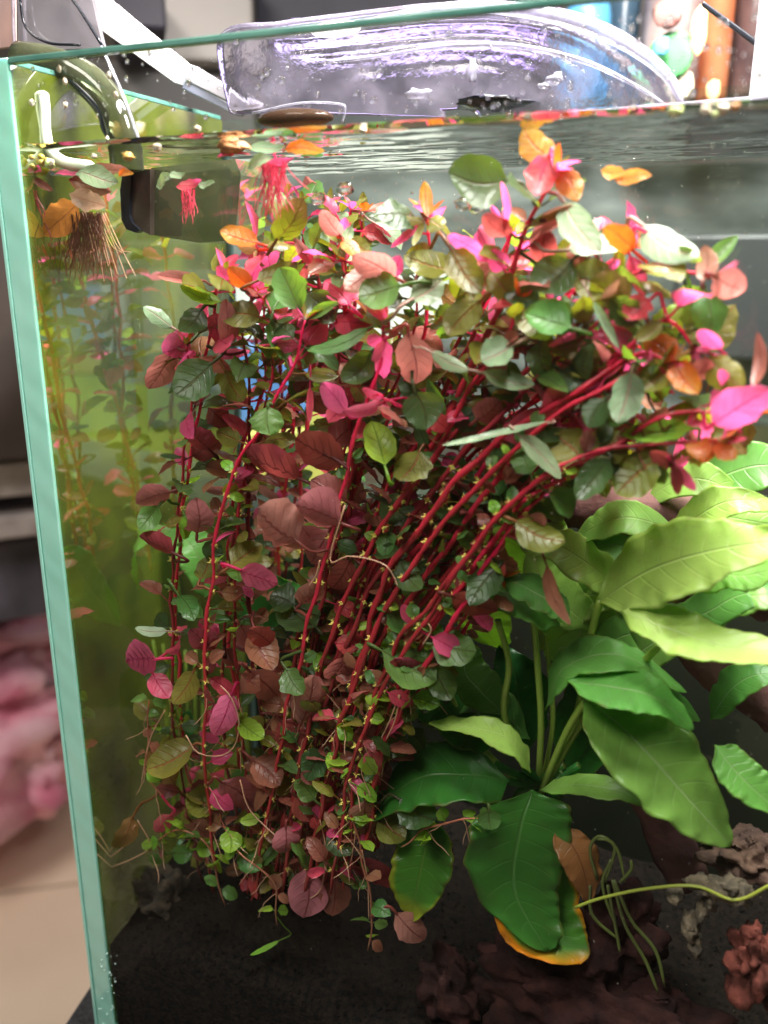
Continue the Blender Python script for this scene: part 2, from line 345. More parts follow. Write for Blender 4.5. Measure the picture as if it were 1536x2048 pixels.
# water surface
wm = MB(); nx, ny = 120, 44
for j in range(ny+1):
    for i in range(nx+1):
        x = 0.0006+(W2-0.0012)*i/nx; y = 0.0006+(D-0.0012)*(j/ny)
        men = 0.0022*math.exp(-y/0.0022)+0.0018*math.exp(-x/0.0025)+0.001*math.exp(-(D-y)/0.003)
        z = WZ+men+0.0004*noise.noise(Vector((x*22, y*60, 1)))+0.0004*noise.noise(Vector((x*60, y*130, 5)))
        wm.v.append(Vector((x, y, z)))
for j in range(ny):
    for i in range(nx):
        a = j*(nx+1)+i; wm.face((a, a+1, a+nx+2, a+nx+1))
tag(wm.build('water', WATER), kind='structure')

# substrate
def soilz(x, y):
    base = P(300, 1935, 0.0).z
    n = noise.noise(Vector((x*14, y*16, 2)))
    hill = 0.030*math.exp(-((x-0.10)/0.085)**2)*min(1, y/0.045+0.12)
    return base+0.004+hill+0.13*y+0.006*n+0.0022*noise.noise(Vector((x*90, y*90, 4)))
sm = MB(); nx, ny = 150, 40
for j in range(ny+1):
    for i in range(nx+1):
        x = 0.001+(W2-0.002)*i/nx; y = 0.001+(D-0.002)*j/ny
        sm.v.append(Vector((x, y, soilz(x, y))))
for j in range(ny):
    for i in range(nx):
        a = j*(nx+1)+i; sm.face((a, a+1, a+nx+2, a+nx+1))
b = len(sm.v)
for i in range(nx+1): sm.v.append(Vector((0.001+(W2-0.002)*i/nx, 0.0009, BOTZ+0.001)))
for i in range(nx): sm.face((b+i, b+i+1, i+1, i))
tag(sm.build('substrate_ground', SOILM), kind='structure')
gm = MB()
for k in range(5200):
    x = R.uniform(0.003, W2-0.01); y = R.random()**1.5*(D-0.006)+0.002
    if k < 2600:
        z = R.uniform(BOTZ+0.002, soilz(x, 0.002)); y = 0.0016
    else: z = soilz(x, y)+0.0004
    r = R.uniform(0.0006, 0.0015); b = len(gm.v)
    for d in ((1,0,0),(0,1,0),(-1,0,0),(0,-1,0),(0,0,1),(0,0,-1)):
        gm.v.append(Vector((x, y, z))+Vector(d)*r*R.uniform(0.7, 1.2))
    for f in ((0,1,4),(1,2,4),(2,3,4),(3,0,4),(1,0,5),(2,1,5),(3,2,5),(0,3,5)): gm.face([b+q for q in f])
tag(gm.build('soil_grains', SOILM, smooth=False), 'loose black soil grains over the tank floor', kind='stuff')

# ---------------------------------------------------------------- leaf geometry
def blade(mb, mid, ac, nrm, hw, cup=0.15, wave=0.0, nc=8, wf=3.0, seed=0, prof=(0.85, 0.75), ripple=0.0, frill=0.0, pet=None, petr=0.0006, droop=0.0):
    """mid: points of the midrib; ac/nrm: across and normal directions; hw: half width"""
    L = len(mid); b = len(mb.v)
    for i, p in enumerate(mid):
        u = i/(L-1); w = hw*max(0.015, math.sin(math.pi*min(0.9999, max(0.0001, u**prof[0])))**prof[1])
        if u < 0.12: w = max(hw*0.03, w*(u/0.12)**0.8)
        for k in range(nc+1):
            v = -1+2*k/nc
            ed = 1+wave*noise.noise(Vector((u*wf*2, v*0.3+seed*3, seed)))*1.2*abs(v)
            lift = cup*w*(v*v)+wave*hw*0.9*abs(v)**2*noise.noise(Vector((u*wf*2.2, seed*5+(1 if v > 0 else 0)*9, seed*2.3)))
            if frill: lift += frill*hw*abs(v)**3*noise.noise(Vector((u*17, seed+(3 if v > 0 else 0), 4)))*1.6; ed += frill*.5*abs(v)**2*noise.noise(Vector((u*13, seed+(7 if v > 0 else 0), 8)))
            lift += ripple*hw*math.sin((u*6-abs(v)**1.4*1.7)*2*math.pi)*(1-v*v)
            mb.v.append(p+ac*(v*w*ed)+nrm*lift)
    for i in range(L-1):
        for k in range(nc):
            a = b+i*(nc+1)+k
            u0, u1 = i/(L-1), (i+1)/(L-1); v0, v1 = k/nc, (k+1)/nc
            mb.quad_uv((a, a+nc+1, a+nc+2, a+1), ((u0,v0),(u1,v0),(u1,v1),(u0,v1)))
    if pet: 
        b0 = len(mb.f); mb.tube(pet, [petr*1.25]+[petr]*(len(pet)-2)+[petr*0.7], 5, cap=False)
        for q in range(b0, len(mb.f)): mb.uv[q] = tuple((0.2, 0.5) for _ in range(4))

# ---------------------------------------------------------------- stems
STEMS = []   # (pixel polyline, Y list, radius px, label)
def st(pts, y0, y1, r, label, cnt=None): STEMS.append((pts, y0, y1, r, label))
F = 'red-stemmed water plant '
st([(405,1765),(352,1480),(344,1180),(366,960),(382,780),(372,690)], .030,.022,5.0, F+'at the outer left of the bunch, standing upright beside the side pane')
st([(430,1790),(372,1500),(352,1230),(368,1000),(402,790),(425,600),(455,540)], .040,.030,5.5, F+'ending in a small orange tip beside the black box')
st([(432,1770),(405,1420),(418,1200),(430,1090),(468,945),(525,850),(585,720),(610,640)], .014,.016,6.0, F+'with the brightest stem, foremost on the left, bent right halfway up')
st([(500,1790),(448,1450),(455,1210),(478,1000),(500,840),(490,690),(500,590)], .036,.036,5.5, F+'rising straight behind the round green leaf on the left')
st([(520,1800),(485,1500),(468,1260),(476,1050),(505,900),(545,760),(548,640)], .026,.028,5.0, F+'carrying the small bright pink leaf left of centre')
st([(540,1760),(522,1450),(500,1220),(496,1000),(530,860),(640,720),(648,600),(622,520),(580,487),(520,500)], .046,.040,6.5, F+'whose thick pink top arches over to the left')
st([(560,1790),(603,1560),(660,1360),(722,1180),(800,1000),(900,820),(985,640),(1042,480),(1080,395),(1105,345)], .036,.030,7.5, F+'with the tallest red stem, its orange tip touching the water surface')
st([(632,1800),(646,1600),(702,1400),(752,1200),(850,1045),(960,915),(1100,815),(1270,712),(1345,722)], .016,.020,8.0, F+'arching far right to an orange rosette above the pale grey leaf')
st([(642,1780),(684,1510),(764,1280),(872,1125),(985,965),(1130,805),(1262,690),(1330,640),(1390,690)], .024,.028,7.5, F+'with the large dark olive leaf near the right edge')
st([(700,1750),(722,1500),(792,1300),(902,1160),(1012,1020),(1105,948),(1240,890),(1335,830),(1425,826),(1450,840)], .012,.014,6.5, F+'reaching farthest right, ending under the big pink leaf')
st([(660,1790),(702,1560),(762,1385),(852,1232),(962,1082),(1062,972),(1190,905),(1300,890),(1425,882)], .010,.014,6.5, F+'lowest of the arching stems, ending in an orange star of leaves')
st([(600,1800),(642,1500),(704,1250),(784,1062),(864,920),(945,830),(1060,735),(1150,660),(1205,590),(1285,540),(1375,545),(1425,553)], .032,.034,6.5, F+'with a bent pink top hooking right to the pale pink leaf')
st([(545,1770),(592,1500),(645,1350),(704,1155),(785,960),(874,850),(962,750),(1085,640),(1160,570),(1230,520),(1262,495)], .042,.044,6.0, F+'behind the middle, ending in an orange leaf beside the silvery ones')
st([(520,1780),(572,1500),(622,1250),(684,1050),(744,900),(805,770),(856,650),(862,520),(856,430)], .050,.044,5.5, F+'standing alone above the bunch with a small star of narrow leaves')
st([(500,1800),(562,1500),(602,1300),(655,1100),(702,900),(742,790),(768,690),(775,645)], .018,.014,5.5, F+'hanging its narrow bright pink leaves in front of the middle')
st([(530,1790),(562,1600),(612,1380),(652,1200),(702,1000),(722,860),(702,700),(685,560),(683,475)], .048,.046,5.5, F+'with a dusky rounded leaf left of the middle')
st([(580,1790),(602,1600),(662,1420),(694,1250),(745,1100),(822,920),(902,760),(965,610),(1020,480),(1012,455)], .054,.050,5.5, F+'with one upright pink sliver of a leaf at its tip')
st([(690,1790),(712,1600),(772,1420),(860,1260),(955,1130),(1040,1010),(1150,950),(1250,930),(1340,928)], .020,.022,6.0, F+'drooping at the lower right into a maroon star over the sword leaves')
for (pts, a, b_, lab) in (([(720,1760),(748,1500),(818,1320),(930,1160),(1035,1045),(1110,965),(1180,900)], .022, .026, 'on the lower right, ending behind the long pale narrow leaf'),
  ([(610,1800),(664,1520),(742,1280),(838,1105),(940,985),(1075,860),(1215,770),(1290,735)], .012, .018, 'foremost of the arching stems, beside the one ending in the orange rosette'),
  ([(670,1790),(694,1540),(782,1300),(905,1130),(1020,1000),(1130,880),(1230,800),(1300,775)], .028, .034, 'arching right just under the large dark olive leaf'),
  ([(580,1800),(625,1520),(690,1300),(790,1090),(905,930),(1030,800),(1130,700),(1200,640)], .024, .030, 'crossing the middle of the fan, capped by the round bright green leaf'),
  ([(590,1790),(660,1480),(742,1240),(818,1120),(905,1010),(1010,880),(1160,760),(1250,700)], .034, .038, 'in the second rank of arching stems, thin and dark red'),
  ([(560,1800),(606,1500),(664,1270),(742,1090),(850,930),(930,800),(1000,690),(1040,600)], .020, .026, 'with a stem climbing steeply through the middle of the fan'),
  ([(730,1700),(768,1490),(850,1330),(915,1230),(980,1120),(1030,1050)], .016, .018, 'shortest on the right flank, next to the tallest sword stalks')):
    st(pts, a, b_, 7.0, F+lab)
BACKL = 'red-stemmed water plant deep in the bunch, half hidden behind the front stems'
for k in range(27):
    base = STEMS[R.randrange(3, 25)]
    ox = R.uniform(-45, 45); oy = R.uniform(-40, 60); cut = R.choice([0, 1, 1, 2])
    pts = [(x+ox*(0.5+0.5*i/len(base[0])), y+oy*(i/len(base[0]))) for i, (x, y) in enumerate(base[0][:len(base[0])-cut])]
    if pts[-1][1] < 470: pts = pts[:-1]
    st(pts, R.uniform(.03,.085), R.uniform(.03,.08), R.uniform(4.5, 6.2), BACKL)
for k in range(9):
    x0 = R.uniform(.03, .13); yb = R.uniform(.10, .165); x1 = x0+R.uniform(.0, .05)
    w_ = [Vector((x0+(x1-x0)*t_+.006*math.sin(t_*5+k), yb, -.225+t_*R.uniform(.24, .28))) for t_ in (0, .25, .5, .75, 1)]
    st([proj(q_) for q_ in w_], yb, yb, 5.0, 'red-stemmed water plant at the back beside the green-filmed side pane')
# short leafy runners near the base
for (pts, lab) in (([(330,1600),(290,1540),(300,1400)], 'short trailing shoot with tan rootlets low beside the left pane'),
                   ([(450,1810),(420,1700),(350,1660),(300,1700)], 'small lime-leaved runner creeping along the soil at lower left'),
                   ([(740,1900),(738,1780),(712,1660),(690,1560)], 'thin tan stem dangling below the bunch over the black soil'),
                   ([(800,1690),(860,1655),(915,1640),(975,1640)], 'little red runner with two round green leaves beside the sword plant'),
                   ([(560,1850),(545,1760),(470,1690),(440,1640)], 'thin olive shoot with round lime leaves above the soil')):
    st(pts, .012, .012, 3.0, lab)

PLANTS = []
for (pts, y0, y1, r, label) in STEMS:
    n = len(pts); p3 = [P(x, y, y0+(y1-y0)*i/(n-1)) for i, (x, y) in enumerate(pts)]
    c = curve_pts(p3, 8*n)
    c = [p+Vector((noise.noise(p*45+Vector((r*9, y0*200, 0))), noise.noise(p*45+Vector((7, y0*300, 2))), 0))*0.0032 for p in c]
    e = empty('stem_plant', c[0]); g = None
    if 'at the back beside' in label: g = 'red-stemmed plants at the back left'
    elif label == BACKL: g = 'half-hidden red-stemmed plants inside the bunch'
    elif label.startswith(F): g = 'red-stemmed plants of the leaning bunch'
    tag(e, label, 'water plant', g)
    py_first = pts[len(pts)//2][0]; rad_m = r*mpp(c[len(c)//2])*(0.52 if py_first < 520 else 0.66)
    mb = MB(); rr = []
    total = sum((c[i+1]-c[i]).length for i in range(len(c)-1)); s = 0
    nodes = []; step = R.uniform(.0115, .0145); nxt = step*0.6
    for i, p in enumerate(c):
        t = i/(len(c)-1); rr.append(rad_m*(1.0 - 0.42*max(0, t-0.6)/0.4)*(0.75+0.25*min(1, t*4)))
        if i: s += (c[i]-c[i-1]).length
        if s >= nxt: nodes.append(i); nxt += step*(1.0-0.45*t)
    for q in nodes: rr[q] *= 1.4
    mb.tube(c, rr, 8)
    o = mb.build('stem', R.choice(STEMV) if r > 3.5 else SMALLM, e); o.matrix_parent_inverse = Matrix.Translation(-c[0])
    PLANTS.append(dict(e=e, c=c, nodes=nodes, r=rad_m, y=(y0+y1)/2, label=label, px=[proj(p) for p in c], main=label != BACKL, run=r < 3.5))

# ---------------------------------------------------------------- hand-placed leaves, bx by tx ty width code depth
H = """1104 318 1046 256 60 R 26;1100 308 1072 392 62 P 27;1110 335 1156 402 50 R 25;1015 362 898 345 96 D 27;1012 452 1003 366 15 P 20;1025 470 968 432 42 M 22
1126 402 1200 500 62 S 20;1135 500 1240 495 38 S 24;1090 456 1086 534 54 M 24;1060 452 1126 420 24 O 22;1268 502 1210 452 46 R 22;1284 450 1390 512 66 S 26;1300 470 1380 515 44 P 24
1405 566 1412 490 42 K 24;1428 552 1492 582 64 K 22;1230 562 1138 548 76 O 26;1262 602 1180 560 72 O 22;1384 690 1472 612 88 O 20;1366 612 1305 640 36 B 30;1350 720 1286 676 54 R 12;1345 728 1280 782 62 O 14
1350 725 1396 786 52 R 14;1322 640 1272 682 34 O 16;1264 742 1236 846 64 S 8;1506 778 1516 664 26 K 10;1424 850 1534 782 76 P 6;1452 778 1440 738 22 P 12;1340 852 1424 795 32 O 12;1426 882 1370 898 42 R 6
1426 884 1404 928 36 R 6;1428 884 1472 918 36 R 6;1426 880 1472 866 30 O 8;1386 858 1240 872 44 B 8;1214 796 1176 856 52 D 10;1166 918 1074 856 88 O 8;1245 862 1190 915 70 O 14;1218 918 1154 1000 60 D 6
1312 918 1232 990 86 O 10;1346 926 1356 992 24 M 6;1346 926 1392 982 26 P 6;1344 926 1300 902 30 M 8;1038 870 1122 958 38 S 2;1100 846 884 896 14 S 4;1142 656 1048 628 68 G 8;1134 622 1028 645 84 O 16
1184 598 1238 698 18 S 8;1026 690 962 722 56 S 8;862 704 942 742 28 S 6;966 746 1068 772 34 S 6;1146 520 1064 582 82 D 26;960 602 894 672 64 O 24;902 498 962 584 64 O 18;902 542 806 512 58 O 20
968 508 896 470 32 P 24;856 436 850 362 26 R 30;858 436 888 456 38 O 30;850 440 786 440 18 O 30;850 440 780 496 16 P 30;850 442 826 492 15 O 30;802 572 716 596 74 G 8;822 600 886 558 56 S 8
792 556 706 512 58 K 16;772 558 800 512 36 P 18;775 644 720 592 26 P 8;772 680 766 762 40 P 8;770 676 736 690 32 P 10;816 668 832 778 70 K 6;738 656 614 702 28 G 10;546 622 562 546 60 G 12
514 562 596 526 40 O 16;552 482 606 398 58 O 20;518 488 440 462 40 R 22;682 472 644 420 38 K 30;692 482 702 452 22 S 32;684 478 716 514 30 R 30;502 576 458 536 38 R 18;456 562 436 532 22 P 18
442 606 360 574 28 B 16;346 656 287 614 32 S 20;392 560 315 552 24 K 22;404 618 360 665 48 D 20;450 692 450 604 40 K 22;424 726 350 792 76 D 10;378 672 326 706 52 P 20;344 702 296 780 58 K 16;450 742 486 804 50 O 20
540 690 602 684 34 P 10;612 588 668 646 58 D 18;742 706 684 764 54 D 14;620 772 618 846 15 P 12;694 826 642 766 46 P 12;766 804 684 824 26 P 8;768 796 724 776 18 P 8;768 802 782 842 18 P 8;536 812 540 870 66 G 8
830 784 852 860 78 D 8;770 932 742 842 62 B 4;600 958 488 908 58 M 12;688 926 590 878 72 M 14;694 1002 622 960 60 K 18;682 1046 590 1010 78 K 8;596 1084 514 1018 88 K 4;600 1050 640 1118 54 K 16;480 1140 556 1168 50 P 4
462 1132 526 1088 52 O 8;394 1068 392 998 54 K 10;342 984 272 1008 44 K 8;318 1012 280 1060 44 G 6;346 1106 278 1072 34 M 6;312 1318 252 1322 70 P 4;306 1346 338 1396 44 P 10;388 1342 346 1408 46 O 8
464 1386 428 1474 52 P 8;512 1262 545 1340 62 K 14;498 1342 562 1402 60 K 10;600 1450 626 1356 62 K 12;572 1336 606 1388 48 G 8;764 1302 872 1362 88 G 4;862 1288 952 1304 70 G 8;1030 1042 1130 1084 60 O 6
1092 1128 1140 1250 28 K 4;902 1192 996 1222 52 M 6;356 1190 388 1242 42 G 6;336 1262 270 1256 20 S 6;388 1490 292 1540 62 O 8;442 1564 512 1624 60 K 4;456 1660 460 1706 44 B 8;392 1698 434 1694 34 B 10
344 1706 386 1706 36 G 10;572 1652 570 1708 52 K 6;730 1602 736 1692 62 K 4;742 1498 744 1548 38 P 6;698 1552 738 1598 26 P 6;342 1630 312 1666 34 P 6;266 1634 228 1698 40 O 8;792 1826 852 1882 52 K 6
612 1736 606 1836 78 K 12;668 1760 664 1832 62 K 14;704 1716 782 1780 74 M 12;978 1618 982 1660 46 G 6;478 1442 526 1478 40 B 10;632 1256 560 1186 80 D 20;590 1210 540 1190 60 D 24;350 1570 298 1500 50 O 12
664 890 722 838 60 M 20;905 850 956 820 50 D 22;1005 880 1080 818 60 P 20;952 840 1000 800 56 K 22;1070 560 1010 600 60 D 26;560 880 520 920 50 K 22;1140 830 1095 780 60 P 24;700 610 650 560 50 P 24
880 1040 960 980 80 D 18;930 1000 1000 940 70 S 26;760 1000 830 1040 60 D 24;840 900 800 960 70 O 22;1000 1130 940 1210 60 D 16;420 900 380 860 50 M 22;590 640 640 600 46 P 24;740 540 690 580 50 K 24
560 1880 500 1910 10 B 8;1160 690 1100 700 50 O 20;1120 740 1170 770 50 D 18;1300 600 1250 640 50 P 20;1010 540 980 500 40 P 24;1380 760 1420 720 40 K 18;1440 700 1400 660 36 P 20;660 1060 620 1130 60 K 18
430 1610 370 1600 62 O 14;505 1520 560 1570 60 K 12;650 1500 612 1560 54 D 12;590 1590 640 1640 50 M 10;480 1700 520 1740 44 G 12;380 1640 420 1680 50 K 14;665 1650 700 1710 50 D 10;430 1300 380 1260 50 M 14
800 1120 840 1180 50 D 14;560 1440 600 1500 56 M 16;700 1310 660 1360 60 K 18;775 1230 820 1265 50 G 12;400 1160 420 1110 40 O 12;310 1440 270 1400 40 O 12;830 1360 790 1320 60 M 14;755 1640 810 1680 60 O 14
800 1600 870 1640 70 D 12;860 1330 900 1400 60 D 14;480 1250 520 1300 44 K 16;630 1600 590 1560 40 G 8;545 1290 500 1260 44 M 14;745 1450 700 1500 50 K 14;600 1210 640 1170 50 K 16;700 1120 660 1180 50 M 18"""
UPV = Vector((0, 0, 1))
def hero_leaf(bx, by, tx, ty, w, code, yd, plant=None):
    B = P(bx, by, yd); view = (B-CAMP).normalized(); k = mpp(B)
    T0 = CAMP+(P(tx, ty, yd)-CAMP)*(((B-CAMP).dot(Fw))/((P(tx, ty, yd)-CAMP).dot(Fw)))
    m0 = T0-B; L = m0.length; m0.normalize()
    back = code in 'PKM' and R.random() < 0.88 or code in 'RO' and R.random() < 0.3
    nt = (view if back else -view)*R.uniform(0.8, 1.1)+UPV*R.uniform(0.3, 0.95)+Rt*R.uniform(-.35, .35)
    nt.normalize()
    den = view.dot(nt); kk = -m0.dot(nt)/(den if abs(den) > .25 else math.copysign(.25, den)); kk = max(-.9, min(.9, kk))
    m = (m0+view*kk)
    T = B+m*L
    if T.y > D-0.006 or T.y < 0.004: T = B+m0*L; m = m0.copy()
    if T.x < 0.004: T.x = 0.004
    ac = nt.cross(m).normalized(); nrm = m.cross(ac).normalized()
    pw = abs((ac-view*ac.dot(view)).length); hw = 0.5*w*k/max(.55, pw)*1.03
    side = R.uniform(-.10, .10)*L; bow = R.uniform(-.03, .16)*L
    mid = []
    for i in range(15):
        u = i/14; mid.append(B.lerp(T, u)+ac*side*math.sin(math.pi*u)+nrm*bow*math.sin(math.pi*u)*-1+nrm*bow*0.3)
    # attach
    best = None
    for pl in ([plant] if plant else PLANTS):
        for i, (x, y) in enumerate(pl['px']):
            if i < 2: continue
            # prefer points behind the leaf base, i.e. on the side away from the tip
            dd = math.hypot(x-bx, y-by)+abs(pl['c'][i].y-yd)*900
            s = ((x-bx)*(tx-bx)+(y-by)*(ty-by))
            if s > 0: dd += 25
            if not pl['main']: dd += 12
            if best is None or dd < best[0]: best = (dd, pl, i)
    dd, pl, i = best; A = pl['c'][i]
    if (A-B).length > 0.035: A = B-m.normalized()*0.012+Vector((0, 0.006, -0.002))
    q = B-m.normalized()*min(0.4*(A-B).length, 0.01)
    pet = curve_pts([A, A.lerp(q, .55)+Vector((0, 0, R.uniform(-.0015, .001))), q, B+m.normalized()*0.0015], 9)
    mb = MB()
    rip = 0.06 if code in 'KPMOR' else 0.02
    blade(mb, mid, ac, nrm, hw, cup=R.uniform(-.25, .45), wave=R.uniform(0.08, .22), nc=10, seed=R.random()*50, ripple=rip*R.choice([1, -1]), pet=pet, petr=min(0.0009, hw*0.10+0.0002), prof=(R.uniform(.82, 1.0), R.uniform(.5, .64)))
    o = mb.build('leaf', LM[code], pl['e']); o.matrix_parent_inverse = Matrix.Translation(-pl['c'][0])
    return o
HP = []
for line in H.split('\n'):
    for it in line.split(';'):
        a = it.split(); v = list(map(float, a[:5])); HP.append(v)
        hero_leaf(*v, a[5], float(a[6])/1000*0.9+0.006)

# ---------------------------------------------------------------- fill leaves at the stem nodes (shared meshes)
VAR = []
def fill_mesh(k, small):
    mb = MB(); up = Vector((0, 0, 1)); pl = R.uniform(.25, .5) if not small else 0.2
    bend = R.uniform(-.6, .25); L = 1.0
    mid = []
    for i in range(11):
        u = i/10; x = pl+L*u; mid.append(Vector((x, R.uniform(-.01, .01), bend*u*u+0.05*math.sin(u*3))))
    pet = [Vector((0, 0, 0)), Vector((pl*.5, 0, -.03)), Vector((pl, 0, 0)), mid[1]]
    blade(mb, mid, Vector((0, 1, 0)), up, R.uniform(.30, .42) if not small else R.uniform(.38, .46), cup=R.uniform(-.3, .55), wave=.2, nc=8, seed=k*1.7, pet=pet, petr=.028, ripple=0.03, prof=(R.uniform(.85, 1.02), .56))
    o = mb.build('leaf', LM['G']); me = o.data; bpy.data.objects.remove(o); return me
FM = [fill_mesh(k, False) for k in range(12)]; FS = [fill_mesh(k+20, True) for k in range(6)]
FN = []
for k in range(6):   # narrow young leaves
    mb = MB(); mid = [Vector((.1+i/10., 0, -.25*(i/10)**2*((k % 3)-1))) for i in range(11)]
    blade(mb, mid, Vector((0,1,0)), Vector((0,0,1)), .17+.02*k, cup=.5, wave=.05, nc=4, seed=k, pet=[Vector((0,0,0)), Vector((.05,0,0)), mid[0], mid[1]], petr=.03)
    o = mb.build('leaf', LM['G']); FN.append(o.data); bpy.data.objects.remove(o)
def place(me, mat, loc, xd, zd, size, pl, name='leaf'):
    o = bpy.data.objects.new(name, me); link(o, pl['e'])
    xd = xd.normalized(); y = zd.cross(xd)
    if y.length < 1e-3: y = xd.orthogonal()
    y.normalize(); z = xd.cross(y)
    M = Matrix((( xd.x, y.x, z.x), (xd.y, y.y, z.y), (xd.z, y.z, z.z))).to_4x4()
    o.matrix_basis = Matrix.Translation(loc-pl['c'][0])@M@Matrix.Scale(size, 4)
    if mat: o.material_slots[0].link = 'OBJECT'; o.material_slots[0].material = mat
    return o
bm_ = MB()
for q in range(5):
    a = q*1.256; bm_.blob((math.cos(a)*.45, math.sin(a)*.45, .25), (.32, .32, .5), seed=q, n=3, m=5)
for q in range(4):
    a = q*1.571+.4; bm_.tube([Vector((0,0,0)), Vector((math.cos(a)*.8, math.sin(a)*.8, .5)), Vector((math.cos(a)*1.15, math.sin(a)*1.15, 1.1))], [.2,.2,.03], 4)
_o = bm_.build('bud', BUD); BUDM = _o.data; bpy.data.objects.remove(_o)
def wchoice(d):
    r = R.random()*sum(d.values()); 
    for k, v in d.items():
        r -= v
        if r <= 0: return k
    return k
for pl in PLANTS:
    c = pl['c']; n = len(c); ang = R.uniform(0, 6)
    for ni, q in enumerate(pl['nodes']):
        if q < 2: continue
        p = c[q]; t = q/(n-1); tan = (c[min(q+1, n-1)]-c[q-1]).normalized()
        px, py = pl['px'][q]; ang += 1.57+R.uniform(-.3, .3)
        ref = tan.orthogonal().normalized(); bi = tan.cross(ref)
        runner = pl['run']
        topness = max(0, min(1, (1150-py)/500)); low = py > 1350
        pr = (0.12 if px > 620 else .38)+0.62*topness**1.5 if not low else 0.8
        if 900 < py < 1350 and pl['main'] and px > 600: pr = 0.10
        if not pl['main']: pr = min(.92, pr+.36)
        if runner: pr = .8
        hit = R.random() < pr; psize = R.uniform(.9, 1.1); pcode = None
        for sgn in (0, math.pi):
            rd = ref*math.cos(ang+sgn)+bi*math.sin(ang+sgn)
            if p.y < 0.022 and rd.y < -0.1: rd.y *= -.5 if not low else .1
            if hit and R.random() < .9:
                if py < 700: code = wchoice(dict(P=5.5, O=5.0, R=.3, D=5, G=1.6, S=1.0, K=1.2))
                elif py < 1000: code = wchoice(dict(P=2.4, O=4.0, D=3.6, K=3.0, M=1.2, G=1.2, S=.3))
                else: code = wchoice(dict(K=4, P=1.8, M=1, O=2.4, G=1.4, B=.5, D=2))
                if runner: code = wchoice(dict(B=3, G=2, K=1))
                size = R.uniform(.012, .021)*(0.85+.2*topness) if not low else R.uniform(.007, .016)
                if pcode and R.random() < .75: code = pcode
                pcode = code
                me = R.choice(FM)
                if R.random() < .12: me = R.choice(FN)
                if runner: size = R.uniform(.007, .011); me = R.choice(FS)
                xd = rd*R.uniform(.8, 1.2)+tan*R.uniform(-.1, .9)+Vector((0, 0, R.uniform(-.7, .3)))
                zd = UPV*R.uniform(.4, 1)+Vector((R.uniform(-.7, .7), R.uniform(-1.0, .3), 0))
                if p.z+size > WZ-0.002: continue
                tipp = p+xd.normalized()*size*1.3
                if tipp.y < 0.003 or tipp.y > D-.004 or tipp.x < .004: continue
                if tipp.z < soilz(tipp.x, tipp.y)+.002: continue
                place(me, LM[code], p, xd, zd, size, pl)
            elif R.random() < .28 and 850 < py < 1780:      # small side shoot leaf
                xd = rd+tan*.5+Vector((0, -.2 if p.y > .015 else 0, 0)); tipp = p+xd.normalized()*.01
                if tipp.y < 0.003: continue
                place(R.choice(FS), LM[wchoice(dict(G=3, B=1.5, M=1, K=1))], p, xd, UPV+Vector((R.uniform(-.6,.6), R.uniform(-1.3,0), 0)), R.uniform(.0045, .0085), pl)
            if 930 < py < 1760 and R.random() < (.62 if pl['main'] else .3) and not runner:
                place(BUDM, None, p+rd*pl['r']*1.3, rd.orthogonal(), (rd+tan*.3).normalized(), R.uniform(.0010, .0019), pl, 'bud')
        if low and R.random() < .55:       # rootlet
            mb = MB(); a = p; pts = [p]; dv = Vector((R.uniform(-1, 1), R.uniform(-.5, .2), -.7)).normalized()
            for i in range(6):
                dv = (dv+Vector((R.uniform(-.35, .35), R.uniform(-.2, .2), R.uniform(-.5, .2)))).normalized(); a = a+dv*.0035
                if a.y < .002: a.y = .002
                if a.x < .003: a.x = .003
                pts.append(a)
            mb.tube(curve_pts(pts, 12), [.00024]*11+[.0001], 4)
            o = mb.build('rootlet', ROOT, pl['e']); o.matrix_parent_inverse = Matrix.Translation(-c[0])
    # growing tip: a rosette of narrow young leaves
    if not pl['run']:
        tan = (c[-1]-c[-3]).normalized(); ref = tan.orthogonal().normalized(); bi = tan.cross(ref)
        if c[-1].z < WZ-.012:
            for k in range(6):
                a = k*1.1+R.random()*.4; rd = ref*math.cos(a)+bi*math.sin(a)
                if pl['c'][-1].y < .018 and rd.y < -.3: rd.y = .1
                place(R.choice(FN), LM[wchoice(dict(R=1.3, P=3.5, O=2))], c[-1], rd+tan*R.uniform(.3, 1.4), (tan-rd*.4).normalized(), R.uniform(.006, .012), pl)
# loose curling pale roots in front, each hanging from the plant nearest to it
for pts in ([(372,1470),(395,1505),(440,1512),(470,1490),(478,1440),(462,1395),(440,1370)], [(270,1650),(250,1690),(205,1725)], [(275,1640),(300,1690),(270,1715),(202,1742)],
            [(265,1660),(235,1680),(210,1722)], [(798,1390),(780,1440),(762,1478)], [(800,1390),(790,1440),(772,1480)], [(640,1120),(632,1150),(618,1172)],
            [(690,1010),(660,1120),(700,1112),(770,1130),(800,1180)], [(724,1700),(735,1760),(738,1840)], [(655,1720),(640,1780),(615,1800)], [(640,1640),(652,1700),(645,1770)],
            [(850,1240),(862,1260),(845,1290)], [(480,1560),(500,1620),(560,1680)], [(330,1420),(300,1480),(282,1570)]):
    y = .012; p3 = [P(x, yy, y) for x, yy in pts]
    best = min(PLANTS, key=lambda pl: min((q-p3[0]).length for q in pl['c'])) 
    mb = MB().tube(curve_pts(p3, 18), [.0004]*17+[.00015], 5)
    o = mb.build('rootlet', ROOT, best['e']); o.matrix_parent_inverse = Matrix.Translation(-best['c'][0])

